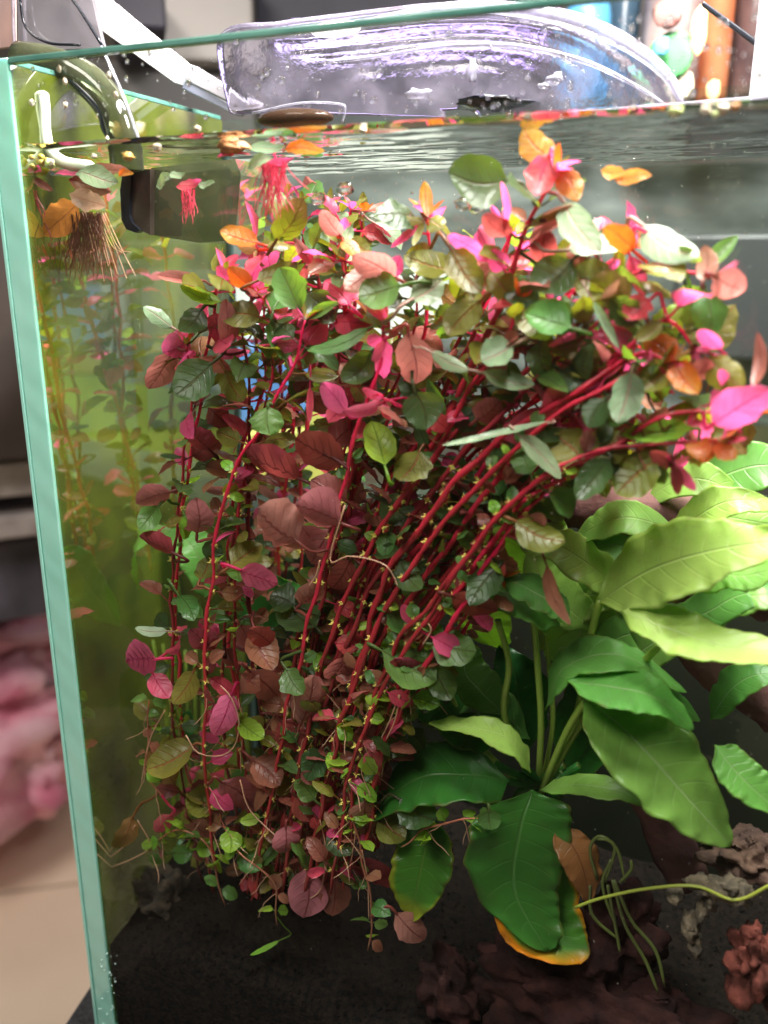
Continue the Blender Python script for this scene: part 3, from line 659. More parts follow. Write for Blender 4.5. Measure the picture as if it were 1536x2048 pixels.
# ---------------------------------------------------------------- the broad-leaved green plant
crown = P(1075, 1590, .055)
sw = empty('sword_plant', crown); tag(sw, 'broad-leaved green plant with long wavy leaves to the right of the red bunch', 'water plant')
def swp(o): o.matrix_parent_inverse = Matrix.Translation(-crown); return o
def big_leaf(pts, w, code, y0, y1, tilt=0.5, wave=.16, prof=(.8, .62), label=None, cup=.1, parent=None, pinv=None, name='leaf', flip=1, seed=None):
    n = len(pts); p3 = [P(x, y, y0+(y1-y0)*i/(n-1)) for i, (x, y) in enumerate(pts)]
    mid = curve_pts(p3, 46); m = (mid[-1]-mid[0]).normalized(); view = (mid[23]-CAMP).normalized()
    a0 = view.cross(m).normalized(); nrm = m.cross(a0).normalized()
    if nrm.z < 0 or (abs(nrm.z) < .1 and nrm.dot(view) > 0): pass
    # tilt across the midrib so that the upper side leans away from the viewer
    sgn = 1 if a0.z > 0 else -1
    ac = (a0+view*tilt*sgn).normalized(); nrm = m.cross(ac).normalized()
    if nrm.dot(view) > 0: ac = -ac; nrm = -nrm
    hw = w*mpp(mid[23])*1.02/max(.6, (ac-view*ac.dot(view)).length)
    # uneven gentle twist and bow so each blade is a different surface
    sd = seed if seed is not None else R.random()*90
    for i in range(len(mid)):
        u = i/(len(mid)-1); mid[i] = mid[i]-view*0.006*math.sin(math.pi*u)
        if mid[i].y < .006: mid[i].y = .006
    mb = MB(); blade(mb, mid, ac, nrm, hw, cup=cup, wave=wave*1.15, nc=18, wf=3.2, seed=sd, prof=prof, frill=.09)
    for i, q in enumerate(mb.v):
        if q.y < .004: q.y = .004
        if q.y > D-.003: q.y = D-.003
    o = mb.build(name, BIG[code] if isinstance(code, str) else code, parent or sw); o.matrix_parent_inverse = pinv or Matrix.Translation(-crown)
    if label: o['label'] = label
    s = o.modifiers.new('thick', 'SOLIDIFY'); s.thickness = .0004
    return o
def petiole(pts, y0, y1, r=.0018, mat=None):
    n = len(pts); p3 = [P(x, y, y0+(y1-y0)*i/(n-1)) for i, (x, y) in enumerate(pts)]
    swp(MB().tube(curve_pts(p3, 20), [r*1.2]+[r]*19, 8).build('leaf_stalk', mat or GSTEM, sw))
big_leaf([(1196,1205),(1300,1140),(1430,1100),(1600,1075)], 72, 'l', .050, .040, .7)
big_leaf([(1242,1220),(1330,1255),(1450,1290),(1620,1315)], 44, 'l', .030, .022, .9, wave=.25)
big_leaf([(1360,1062),(1260,1035),(1200,1050),(1148,1078)], 36, 'l', .078, .070, .5)
big_leaf([(1060,1180),(1050,1110),(1060,1040),(1100,985)], 84, 'l', .085, .090, .2)
big_leaf([(1130,1340),(1160,1260),(1150,1180),(1115,1120)], 72, 'l', .082, .085, .2, wave=.08)
big_leaf([(1290,1000),(1360,960),(1430,965),(1500,1010)], 34, 'l', .095, .090, .4)
big_leaf([(1380,990),(1450,950),(1530,930),(1620,950)], 52, 'g', .100, .098, .4)
big_leaf([(1390,1030),(1460,1035),(1600,1060)], 48, 'l', .092, .080, .5)
big_leaf([(1120,1250),(1050,1200),(960,1180),(870,1230)], 44, 'g', .046, .044, 1.1, wave=.12)
big_leaf([(1000,1150),(1060,1180),(1110,1210),(1142,1246)], 30, 'g', .036, .030, 1.2)
big_leaf([(1090,1420),(1130,1335),(1240,1310),(1372,1382)], 36, 'g', .044, .040, 1.0)
big_leaf([(1130,1362),(1230,1375),(1310,1395),(1388,1458)], 40, 'g', .026, .022, .9, wave=.2)
big_leaf([(1165,1390),(1270,1480),(1370,1590),(1462,1692)], 80, 'g', .034, .020, .5, wave=.12)
big_leaf([(1062,1545),(1020,1480),(940,1455),(858,1448)], 24, 'l', .030, .020, 1.0, wave=.35)
big_leaf([(1020,1560),(930,1550),(830,1560),(730,1640)], 58, 'd', .040, .022, .8)
big_leaf([(1065,1580),(1040,1660),(1030,1780),(1095,1902)], 100, 'd', .034, .010, .25, wave=.07, prof=(.78,.55))
big_leaf([(1050,1640),(1060,1760),(1090,1860),(1158,1928)], 84, 'y', .042, .014, .3, wave=.07, label='leaf yellowing at its edge behind the drooping one', prof=(.85,.5))
big_leaf([(870,1640),(850,1700),(835,1770),(822,1842)], 60, 'z', .034, .016, .3, label='drooping leaf with faint yellow rim at lower left')
big_leaf([(1080,1580),(1160,1570),(1250,1585),(1325,1622)], 22, 'g', .040, .034, .9)
big_leaf([(1430,1490),(1470,1540),(1510,1580),(1580,1640)], 40, 'g', .030, .026, .6)
big_leaf([(1010,1430),(960,1380),(930,1340),(945,1290)], 46, 'g', .060, .066, .4)
big_leaf([(1000,1490),(920,1440),(850,1390),(760,1400)], 52, 'd', .060, .055, .6)
big_leaf([(1060,1500),(1040,1420),(1030,1350),(1000,1290)], 56, 'd', .080, .090, .3)
big_leaf([(1320,1240),(1400,1230),(1480,1190),(1580,1180)], 40, 'g', .070, .060, .6)
big_leaf([(1250,1330),(1300,1290),(1370,1260),(1420,1290)], 50, 'g', .060, .062, .5)
big_leaf([(1120,1560),(1180,1500),(1260,1470),(1330,1480)], 40, 'd', .070, .070, .5)
big_leaf([(1380,1170),(1440,1150),(1500,1150),(1600,1120)], 30, 'l', .060, .050, .6, wave=.3)
big_leaf([(1180,1330),(1230,1280),(1290,1260),(1350,1250)], 40, 'g', .072, .070, .5)
big_leaf([(1080,1300),(1110,1230),(1180,1190),(1240,1200)], 46, 'l', .086, .084, .4)
big_leaf([(1000,1300),(970,1250),(980,1180),(1010,1110)], 50, 'l', .090, .092, .2)
big_leaf([(1190,1430),(1250,1400),(1340,1400),(1400,1440)], 34, 'g', .064, .060, .7)
big_leaf([(1060,1480),(1000,1420),(960,1400),(890,1420)], 40, 'g', .066, .066, .6)
big_leaf([(1110,1500),(1160,1440),(1180,1380),(1170,1300)], 46, 'd', .085, .090, .3)
big_leaf([(1400,1250),(1450,1210),(1520,1190),(1600,1200)], 34, 'l', .066, .060, .6)
big_leaf([(1160,1100),(1230,1090),(1300,1120),(1350,1180)], 36, 'g', .090, .088, .4)
big_leaf([(1340,1090),(1400,1030),(1470,1000),(1560,1010)], 36, 'l', .082, .078, .5)
big_leaf([(1240,1180),(1180,1130),(1110,1090),(1040,1090)], 42, 'l', .066, .060, .6)
big_leaf([(1190,1260),(1130,1210),(1080,1150),(1060,1090)], 46, 'l', .074, .072, .4)
big_leaf([(1420,1440),(1460,1380),(1510,1350),(1580,1350)], 34, 'g', .080, .076, .5)
petiole([(1075,1590),(1010,1440),(1018,1330),(995,1240)], .055, .040)
petiole([(1075,1590),(1082,1450),(1075,1330),(1068,1235)], .052, .046)
petiole([(1080,1590),(1105,1450),(1098,1330),(1092,1270)], .058, .064, .0014)
petiole([(1085,1580),(1180,1420),(1270,1340),(1320,1290)], .050, .040)
petiole([(1080,1590),(1130,1470),(1170,1400)], .050, .036)
petiole([(1070,1600),(950,1480),(905,1400),(900,1350)], .058, .060)
petiole([(1085,1590),(1150,1440),(1175,1300),(1200,1200)], .058, .050)
for k in range(9):
    petiole([(1075+R.uniform(-22,22), 1625), (1070+R.uniform(-40,50), 1590), (1075+R.uniform(-90,90), 1545+R.uniform(-20,20))], .055, .05, .0022, BIG['d'])
# smaller things round its foot
def sthing(name, label, cat, loc, group=None): 
    e = empty(name, loc); return tag(e, label, cat, group)
dl = P(1150, 1720, .03)
o = big_leaf([(1115,1650),(1150,1700),(1170,1750),(1178,1805)], 38, 'b', .034, .026, .3, parent=None); o.parent = None; o.matrix_parent_inverse = Matrix(); o.name = 'dead_leaf'
tag(o, 'orange-brown dead leaf leaning behind the large drooping green leaf', 'leaf')
g0 = P(1240, 1760, .03); gr = sthing('grass_plant', 'thin pale grassy plant with narrow blades behind the yellowed leaf', 'water plant', g0)
for pts in ([(1195,1760),(1180,1700),(1200,1672),(1235,1700),(1250,1765)], [(1210,1765),(1230,1700),(1215,1680),(1190,1678)], [(1240,1765),(1262,1740),(1262,1720)], [(1180,1770),(1185,1830),(1238,1880)],
            [(1225,1760),(1250,1850),(1290,1920),(1318,1990)], [(1228,1760),(1262,1840),(1310,1900),(1330,1975)], [(1215,1770),(1232,1860),(1240,1905)], [(1222,1720),(1205,1770),(1230,1850)]):
    p3 = [P(x, y, .026) for x, y in pts]
    MB().tube(curve_pts(p3, 16), [.0009]*14+[.0006,.0002], 5).build('blade', DGSTEM, gr).matrix_parent_inverse = Matrix.Translation(-g0)
ru = P(1200, 1795, .016); rn = sthing('runner', 'yellow-green runner stem lying across the dark ground at lower right', 'runner', ru)
MB().tube(curve_pts([P(x, y, .016) for x, y in ((1150,1815),(1200,1797),(1290,1778),(1390,1772),(1470,1800),(1540,1770),(1600,1740))], 30), .0008, 8).build('stem', stemmat('runner_stem', (.34,.42,.06), (.42,.48,.08)), rn).matrix_parent_inverse = Matrix.Translation(-ru)
MULM = simple('grey_mulm', (.05,.042,.028), .9, (.15,.12,.075), 160, bump=1, bscale=300)
mb = MB()
for (x, y, rx, rz) in ((1400,1768,26,14),(1440,1778,34,20),(1480,1786,26,22),(1462,1770,20,16),(1420,1800,14,16),(1380,1850,18,30),(1392,1890,14,22),(1350,1790,16,10),(1404,1820,12,18)):
    c = P(x, y, .022); mb.blob(c, (rx*mpp(c), .006, rz*mpp(c)), seed=x, n=10, m=14, rough=.42, fr=5)
tag(mb.build('mulm_clump', MULM), 'fluffy grey-brown mulm caught on the runner stem', 'mulm')
ROCK = simple('red_brown_rock', (.022,.008,.006), .9, (.13,.038,.028), 70, bump=1, bscale=160, spec=.1)
ROCK2 = simple('dark_mauve_rock', (.010,.005,.005), .9, (.036,.014,.012), 60, bump=1, bscale=160, spec=.1)
WOOD = simple('mauve_driftwood', (.060,.030,.028), .8, (.17,.085,.075), 26, bump=1, bscale=90, spec=.1)
def rock(x, y, rx, ry, yy, label, mat, depth=.018, seed=1):
    c = P(x, y, yy); k = mpp(c); o = MB().blob(c, (rx*k, depth, ry*k), seed=seed, n=44, m=64, rough=.5, fr=4.5).build('rock', mat)
    for v in o.data.vertices:
        v.co += v.normal*(0.0022*noise.ridged_multi_fractal(v.co*120, .8, 2.1, 5, .9, 2.0)-.002)
        if v.co.y < .003: v.co.y = .003
        if v.co.y > D-.003: v.co.y = D-.003
    tag(o, label, 'rock')
rock(1515, 1925, 52, 72, .020, 'knobbly red-brown rock at the lower right corner', ROCK, .014, 3)
rock(1500, 1712, 80, 34, .050, 'brownish rock behind the tip of the longest drooping leaf', simple('brown_rock', (.045,.022,.015), .9, (.13,.075,.05), 60, bump=1), .018, 5)
rock(1120, 1985, 170, 100, .034, 'wide dark maroon rock below the yellowing leaf', ROCK2, .020, 8)
rock(1245, 1870, 70, 90, .045, 'dark red rock behind the grassy blades', ROCK2, .018, 12)
rock(1340, 2050, 90, 60, .030, 'low dark rock along the bottom edge right of the maroon one', ROCK2, .014, 15)
rock(330, 1810, 62, 60, .040, 'dark mossy lump at the left end of the soil bank', simple('dark_moss', (.012,.010,.006), .95, (.055,.040,.022), 120, bump=1, bscale=400), .018, 18)
rock(905, 1990, 60, 80, .030, 'small dark brown rock left of the wide maroon one', ROCK2, .013, 21)
def wood(pts, rr, y, label, sd):
    c = curve_pts([P(a, b, y) for a, b in pts], 30); k = mpp(c[15])
    r2 = [k*(rr[0]+(rr[1]-rr[0])*i/29)*(1+.25*noise.noise(Vector((i*.3, sd, 0)))) for i in range(30)]
    o = MB().tube(c, r2, 16).build('driftwood', WOOD)
    for v in o.data.vertices:
        v.co += v.normal*.004*noise.noise(Vector((v.co.x*40, v.co.y*90, v.co.z*90)))
        if v.co.y > D-.002: v.co.y = D-.002
    tag(o, label, 'driftwood')
wood([(1080,1010),(1230,1020),(1380,1060),(1560,1180)], (50,70), .098, 'thick mauve-brown driftwood branch behind the upper sword leaves', 1)
wood([(1180,1150),(1330,1190),(1400,1300),(1560,1420)], (34,52), .094, 'reddish driftwood branch crossing behind the lower sword leaves', 2)
wood([(1120,1100),(1170,1300),(1260,1500),(1380,1760)], (60,40), .100, 'dark upright driftwood trunk behind the sword plant', 3)

# second green plant far left behind the stems
g1 = P(300, 1330, .095); gp = sthing('background_plant', 'blurred green broad-leaved plant behind the left end of the red bunch', 'water plant', g1)
for (pts, w, c) in (([(330,1300),(290,1230),(250,1190),(220,1150)], 48, 'g'), ([(340,1330),(300,1350),(280,1420),(290,1500)], 44, 'd'), ([(350,1250),(330,1170),(300,1110),(260,1080)], 30, 'l'),
                    ([(380,1420),(340,1480),(330,1540),(340,1600)], 44, 'd'), ([(420,1200),(400,1120),(370,1080),(330,1060)], 40, 'g'), ([(470,1300),(520,1230),(560,1180),(620,1180)], 46, 'd')):
    big_leaf(pts, w, c, .098, .100, .3, parent=gp, pinv=Matrix.Translation(-g1))
mb = MB()
for k in range(5): mb.tube(curve_pts([P(340+k*22, 1760, .1), P(350+k*14, 1500, .1), P(330+k*20, 1300, .1)], 10), .0013, 6)
mb.build('leaf_stalk', GSTEM, gp).matrix_parent_inverse = Matrix.Translation(-g1)
tag(MB().build('x', GSTEM), None) if False else None

# ---------------------------------------------------------------- floating things
def floater(pxs, code, label, y, name='floating_leaf', w=30, lie=True):
    """a leaf lying at the surface: base and tip pixels on the water plane"""
    a = PZ(pxs[0], pxs[1], WZ-.001) if False else P(pxs[0], pxs[1], y); b = P(pxs[2], pxs[3], y)
    return a, b
def flat_leaf(x0, y0, x1, y1, w, mat, yy, label, up=0.35, seed=1, parent=None, name='floating_leaf', grp=None):
    a = P(x0, y0, yy); b = P(x1, y1, yy); view = (a-CAMP).normalized(); m = (b-a).normalized()
    n = (-view*up+UPV*(1-up)).normalized(); ac = n.cross(m).normalized(); n = m.cross(ac)
    pw = (ac-view*ac.dot(view)).length
    mid = [a.lerp(b, i/14)+n*.0012*math.sin(i/14*math.pi*1.6+seed) for i in range(15)]
    mb = MB(); blade(mb, mid, ac, n, .5*w*mpp(a)/max(.35, pw), cup=.25, wave=.25, nc=8, seed=seed, prof=(.85,.65))
    o = mb.build(name, mat, parent)
    if label: tag(o, label, 'leaf', grp)
    return o
BRN = leafmat('amber_floating_leaf', (.60,.24,.06), (.55,.22,.06), (.40,.12,.04), (.75,.30,.06), spots=.8)
AMB = simple('amber_seed', (.28,.10,.03), .5, (.55,.24,.08), 220, bump=1, bscale=400)
def blobthing(x, y, rx, ry, yy, mat, name, label, cat, grp=None, seed=2):
    c = P(x, y, yy); k = mpp(c)
    o = MB().blob(c, (rx*k, rx*k*.8, ry*k), seed=seed, n=9, m=12, rough=.5, fr=5).build(name, mat); tag(o, label, cat, grp); return o
blobthing(462, 292, 27, 14, .010, AMB, 'floating_seed', 'round amber-brown wrinkled seed floating at the water line', 'seed')
flat_leaf(1202, 340, 1250, 350, 26, BRN, .040, 'small orange leaf under the surface, the left one of a pair', .7, 3)
flat_leaf(1228, 358, 1304, 352, 28, BRN, .038, 'larger orange leaf under the surface, overlapping the smaller one', .7, 4)
def rootmass(parent, pinv, x, y, w, h, yy, mat, n, rad_=.00035):
    mb = MB()
    for k in range(n):
        x0 = x+R.uniform(-.4, .4)*w; a = P(x0, y+R.uniform(-3, 5), yy+R.uniform(-.006, .006)); pts = [a]; L = h*R.uniform(.35, 1.1)*mpp(a)
        dx = R.uniform(-.18, .18)
        for i in range(7):
            dx += R.uniform(-.42, .42); dx *= .85; a = a+Vector((dx, R.uniform(-.15, .15), -1)).normalized()*L/7; a.y = max(a.y, .003); pts.append(a)
        mb.tube(curve_pts(pts, 14), [rad_*R.uniform(.7, 1.3)]*13+[rad_*.3], 4, cap=False)
    o = mb.build('roots', mat, parent); o['kind'] = 'stuff'; o.matrix_parent_inverse = pinv; return o
def float_plant(c, label): 
    e = empty('floating_plant', c); tag(e, label, 'floating plant', 'plants floating at the water surface'); return e, Matrix.Translation(-c)
c = P(545, 315, .014); e, pi_ = float_plant(c, 'floating plant with a thick tuft of bright pink roots hanging down')
rootmass(e, pi_, 545, 322, 62, 108, .014, PROOT, 70, .00022)
for a in ((490,335,545,315,24,'S',.010), (570,300,648,298,26,'R',.012), (500,300,570,292,20,'S',.016), (535,325,590,318,14,'P',.012), (600,300,640,292,18,'P',.018), (430,312,500,306,10,'P',.012)):
    o = flat_leaf(*a[:5], LM[a[5]], a[6], None, .6, R.random()*9, e, 'leaf'); o.matrix_parent_inverse = pi_
c = P(380, 375, .030); e, pi_ = float_plant(c, 'small floating plant with sparse dull pink roots under the surface')
rootmass(e, pi_, 378, 378, 36, 66, .030, PROOT, 26, .0002)
for a in ((310,372,345,352,24,'S',.03), (355,376,405,362,22,'P',.03), (395,368,432,368,16,'S',.03), (340,352,372,348,14,'S',.03)):
    o = flat_leaf(*a[:5], LM[a[5]], a[6], None, .6, R.random()*9, e, 'leaf'); o.matrix_parent_inverse = pi_
c = P(150, 400, .014); e, pi_ = float_plant(c, 'floating plant with amber leaves and a brown beard of roots by the left pane')
rootmass(e, pi_, 172, 425, 74, 130, .016, BROOT, 170, .00016)
rootmass(e, pi_, 128, 470, 56, 90, .016, BROOT, 9, .0002)
mb = MB()
for k in range(10): mb.tube(curve_pts([P(165+k*5, 425, .015), P(180+k*7, 470+k*3, .013), P(190+k*9, 500+R.uniform(0, 70), .012)], 10), .0002, 4, cap=False)
mb.build('rootlet', ROOT, e).matrix_parent_inverse = pi_
for a in ((158,405,86,470,66,BRN,.012,.9), (138,388,216,415,42,leafmat('blotched_leaf',(.55,.36,.22),(.55,.36,.22),(.5,.2,.12),(.6,.4,.25)),.010,.9), (160,346,238,366,40,LM['S'],.012,.7), (180,332,262,345,24,LM['K'],.018,.7),
          (150,345,200,360,24,LM['S'],.014,.6), (235,350,265,345,14,LM['R'],.014,.7), (110,352,160,342,12,LM['P'],.016,.5), (140,360,225,385,34,LM['K'],.018,.8)):
    o = flat_leaf(*a[:5], a[5], a[6], None, a[7], R.random()*9, e, 'leaf'); o.matrix_parent_inverse = pi_
c = P(70, 350, .010); e, pi_ = float_plant(c, 'cluster of red stems and yellow buds floating in the front left corner')
rootmass(e, pi_, 66, 380, 22, 110, .010, stemmat('dark_red_root', (.18,.02,.02), (.28,.04,.04)), 16, .0003)
for a in ((60,300,66,335,14,'M'), (66,360,104,380,16,'M'), (55,330,85,345,20,'P'), (60,345,100,340,16,'O')):
    o = flat_leaf(*a[:5], LM[a[5]], .010, None, .8, R.random()*9, e, 'leaf'); o.matrix_parent_inverse = pi_
mb = MB()
for k in range(9): cc = P(62+R.uniform(0, 42), 322+R.uniform(-8, 12), .008); mb.blob(cc, R.uniform(.0012, .002), seed=k)
mb.build('bud', simple('yellow_bud', (.55,.50,.08), .4, (.62,.40,.14), 400), e).matrix_parent_inverse = pi_
DW = simple('duckweed_green', (.42,.55,.12), .4, (.75,.80,.45), 400); DW2 = simple('pale_snail_tan', (.72,.66,.52), .4, (.5,.38,.26), 300)
for (x, y, r, m, l) in ((1350,224,13,DW,'pale lime duckweed speck, largest of those on the right water line'), (1412,222,10,DW2,'cream speck in the row at the right water line'), (1432,228,8,DW,'tiny green duckweed speck under the cream ones on the right'),
                        (1448,218,11,DW2,'cream speck at the right end of the water line row'), (1471,213,9,AMB,'brown speck ending the row on the right water line'), (100,328,10,DW,'bright yellow-green speck at the front left corner'),
                        (256,313,11,simple('yellow_speck',(.6,.45,.08),.5,(.5,.2,.1),300),'yellow bud with a pinkish tip floating above the black box'), (314,295,9,DW2,'cream pellet at the foot of the clear cover'), (725,261,7,DW2,'cream pellet at the middle of the water line'),
                        (1056,234,9,DW2,'clear pellet at the water line above the tallest tip'), (188,313,6,DW2,'small cream pellet left of the yellow bud'), (394,257,7,DW2,'round pellet on the clear cover ledge')):
    blobthing(x, y, r, r*.75, .004, m, 'floating_speck', l, 'speck', 'specks floating along the water line', seed=x)
# snails stuck on the panes
for (x, y, l) in ((218,150,'pale oval snail high on the curved pipe'), (232,190,'pale snail second from the top on the pipe edge'), (215,280,'snail with a dark ring low on the pipe'), (118,137,'small snail near the top of the side pane'), (131,210,'small snail in the middle of the pale tube area'),
                  (130,163,'small dark-lipped snail beside the topmost one'), (63,205,'snail close to the front left edge'), (104,325,'snail just above the left waterline')):
    blobthing(x, y, 4.2, 6, .003, DW2, 'snail', l, 'snail', 'tiny snails on the glass', seed=x)

# droplets and bubbles
def dropmat():
    m, nt, out, N, Lk = newmat('water_drop'); g = N('BsdfGlass'); g.inputs['IOR'].default_value = 1.33; g.inputs['Roughness'].default_value = .02
    Lk(g.outputs[0], out.inputs[0]); return m
DROP = dropmat()
mb = MB()
for k in range(420):
    x = R.uniform(60, 1530); y = R.uniform(30, 235)
    yt = 112-.1*x; 
    if y < max(yt+20, 5): continue
    c = P(x, y, -.0002); r = R.choice([1.5, 2, 2, 2.5, 3, 4, 5.5])*mpp(c)
    mb.blob(c, (r, r*.45, r*R.uniform(.7, 1.5)), seed=k, n=5, m=8, rough=.15)
tag(mb.build('water_droplets', DROP), 'water droplets clinging to the glass above the water line', kind='stuff')
mb = MB()
for k in range(420):
    if k < 230: x = R.uniform(560, 1530); y = R.uniform(290, 480)
    else: x = R.uniform(300, 1500); y = R.uniform(480, 1900)
    yy = R.uniform(.004, .1); c = P(x, y, yy)
    if c.z > WZ-.001: continue
    mb.blob(c, R.uniform(.7, 2.0)*mpp(c)*(1 if k % 13 else 2.2), seed=k, n=4, m=6, rough=0)
tag(mb.build('air_bubbles', DROP), 'tiny air bubbles drifting in the water', kind='stuff')
mb = MB()
for k in range(300):
    x = R.uniform(260, 1530); y = R.uniform(300, 2040); c = P(x, y, R.uniform(.002, .05)); mb.blob(c, (R.uniform(.3,.8)*mpp(c), R.uniform(.3,.8)*mpp(c), R.uniform(.3,1.3)*mpp(c)), n=3, m=4, rough=0)
tag(mb.build('drifting_debris', simple('debris', (.7,.66,.5), .6)), 'pale specks of debris drifting in the water', kind='stuff')
for (x, y, r, l) in ((690,378,18,'clear air bubble pocket under the surface left of the star tip'), (925,408,15,'round air bubble left of the upright pink leaf'), (955,413,16,'round air bubble beside its twin in the middle'), (636,398,16,'large air bubble beside the olive leaf')):
    c = P(x, y, .03); k = mpp(c); tag(MB().blob(c, (r*k, r*k*.5, r*k*.8), n=10, m=16, rough=.25, seed=x).build('air_bubble', DROP), l, 'bubble', 'large air bubbles under the surface')

# ---------------------------------------------------------------- fittings in and above the tank
# black submerged skimmer box
c0 = P(255, 400, .045); e = sthing('filter_box', 'black-edged submerged filter box at the left under the surface', 'filter box', c0); pi_ = Matrix.Translation(-c0)
def poly_plate(pts, yy, th, inset=None):
    """extruded plate with pixel outline"""
    mb = MB(); f = [P(x, y, yy) for x, y in pts]; b = [p+Vector((0, th, 0)) for p in f]; n = len(f)
    mb.v = f+b; mb.face(list(range(n))); mb.face(list(range(2*n-1, n-1, -1)))
    for i in range(n): mb.face((i, i+n, (i+1) % n+n, (i+1) % n))
    return mb
poly_plate([(246,338),(262,338),(262,352),(258,430),(264,446),(280,460),(272,466),(252,458),(243,440),(240,380)], .046, .004).build('edge', BLACK, e, smooth=False).matrix_parent_inverse = pi_
poly_plate([(264,340),(300,338),(300,470),(282,461),(266,446),(261,430)], .048, .03).build('box', simple('dark_brown_plastic', (.02,.014,.010), .3, (.05,.04,.03), 60), e, smooth=False).matrix_parent_inverse = pi_
poly_plate([(302,336),(470,318),(482,350),(470,480),(400,486),(302,470)], .052, .03).build('clear_chamber', SMOKY, e, smooth=False).matrix_parent_inverse = pi_
# curved clear filter pipe coming over the side
c0 = P(170, 200, .03); e = sthing('filter_pipe', 'smoky clear pipe bending down into the tank behind the left corner', 'pipe', c0); pi_ = Matrix.Translation(-c0)
MB().tube(curve_pts([P(x, y, .040) for x, y in ((40,118),(110,130),(180,165),(228,225),(250,300),(255,345))], 30), 34*mpp(c0), 20).build('pipe', SMOKY, e).matrix_parent_inverse = pi_
MB().tube(curve_pts([P(x, y, .034) for x, y in ((60,128),(130,152),(175,190),(205,225),(212,262),(240,292))], 30), [4*mpp(c0)+7*mpp(c0)*math.sin(i/29*math.pi) for i in range(30)], 10).build('black_seam', BLACK, e).matrix_parent_inverse = pi_
MB().tube(curve_pts([P(x, y, .030) for x, y in ((202,92),(220,130),(250,200),(272,262),(282,286),(300,290))], 30), .0007, 8).build('edge', RIM, e).matrix_parent_inverse = pi_
# pale J tube
c0 = P(90, 250, .02); e = MB().tube(curve_pts([P(x, y, .020) for x, y in ((84,182),(88,215),(90,262),(100,300),(130,325),(190,335))], 30), [.0014]+[.0031]*28+[.0014], 14).build('air_tube', simple('pale_tube', (.62,.70,.55), .25, (.75,.82,.70), 60))
tag(e, 'pale green-white bent tube inside the front left corner', 'tube')
# clear acrylic cover box in the top left
c0 = P(150, 40, .05); e = sthing('acrylic_box', 'scratched clear grey acrylic box hanging on the left rim', 'box', c0); pi_ = Matrix.Translation(-c0)
GREYAC = glassmat('grey_acrylic', 1.5, (.50,.48,.50), film=(.30,.28,.30), filmfac=.75, rough=.1, fscale=9)
poly_plate([(34,-60),(170,-60),(205,92),(60,100),(36,96)], .052, .003).build('panel', GREYAC, e, smooth=False).matrix_parent_inverse = pi_
poly_plate([(-60,-60),(24,-60),(26,92),(-60,104)], .056, .003).build('panel', simple('pink_grey_panel', (.30,.22,.22), .3, (.55,.35,.30), 18), e, smooth=False).matrix_parent_inverse = pi_
MB().tube(curve_pts([P(x, y, .048) for x, y in ((25,-60),(27,40),(30,98))], 10), .0009, 8).build('edge', RIM, e).matrix_parent_inverse = pi_
MB().tube(curve_pts([P(x, y, .048) for x, y in ((130,-20),(160,20),(205,92))], 10), .0008, 8).build('edge', BLACK, e).matrix_parent_inverse = pi_
MB().tube(curve_pts([P(x, y, .048) for x, y in ((40,0),(52,55),(95,85),(160,90))], 16), .0007, 8).build('edge', BLACK, e).matrix_parent_inverse = pi_
# white painted bar running diagonally behind, its lit look given by emission
def bar(pts, yy, hw, th, mat, name, parent=None):
    ps = [P(x, y, yy) for x, y in pts]; mb = MB(); mb.tube(curve_pts(ps, 12), hw, 4); return mb.build(name, mat, parent, smooth=False)
WH = simple('glowing_white_bar', (1.0, .98, .97), .4, emit=0.95)
def seg(x0, y0, x1, y1, w0, w1, yy, th, mat, name, parent, pinv):
    dx, dy = x1-x0, y1-y0; l = math.hypot(dx, dy); nx, ny = -dy/l, dx/l
    o = poly_plate([(x0-nx*w0, y0-ny*w0), (x1-nx*w1, y1-ny*w1), (x1+nx*w1, y1+ny*w1), (x0+nx*w0, y0+ny*w0)], yy, th).build(name, mat, parent, smooth=False, bevel=.0008)
    o.matrix_parent_inverse = pinv; return o
c0 = P(300, 90, .12); e = sthing('white_rail', 'white bar with a glow added, running diagonally behind the tank rim', 'lamp', c0); pi_ = Matrix.Translation(-c0)
seg(90,-60, 362,150, 32, 20, .14, .012, WH, 'tube', e, pi_)
seg(366,140, 500,215, 16, 10, .145, .012, simple('grey_white_bracket', (.62,.60,.66), .3, (.45,.43,.5), 60), 'bracket', e, pi_)
seg(368,166, 470,222, 12, 8, .146, .012, simple('blue_grey_bracket', (.30,.32,.42), .3), 'bracket', e, pi_)
# arched clear cover
c0 = P(900, 150, .1); e = sthing('arched_cover', 'clear plastic arch coloured lavender for the lamp light on it, behind the water line', 'cover', c0); pi_ = Matrix.Translation(-c0)
arch = [(462,228),(440,130),(452,62),(560,48),(700,30),(860,12),(1000,8),(1120,22),(1220,55),(1300,105),(1350,160),(1368,212)]
oc = curve_pts([P(x, y, .128) for x, y in arch], 72); cen = P(930, 236, .128); mb = MB(); NT = 34
for t_ in range(NT+1):
    t = t_/NT
    for q in oc:
        p = cen+(q-cen)*(1-.93*t); dep = (.0032*math.sin(t*26)*math.exp(-t*2.6)+.0010*noise.noise(p*60))
        mb.v.append(p+Vector((0, dep-.002, 0)))
nq = len(oc)
for t_ in range(NT):
    for q in range(nq-1): a = t_*nq+q; mb.face((a, a+1, a+nq+1, a+nq))
ap = mb.build('panel', FROST, e); ap.matrix_parent_inverse = pi_
so = ap.modifiers.new('thick', 'SOLIDIFY'); so.thickness = .003; so.offset = 0
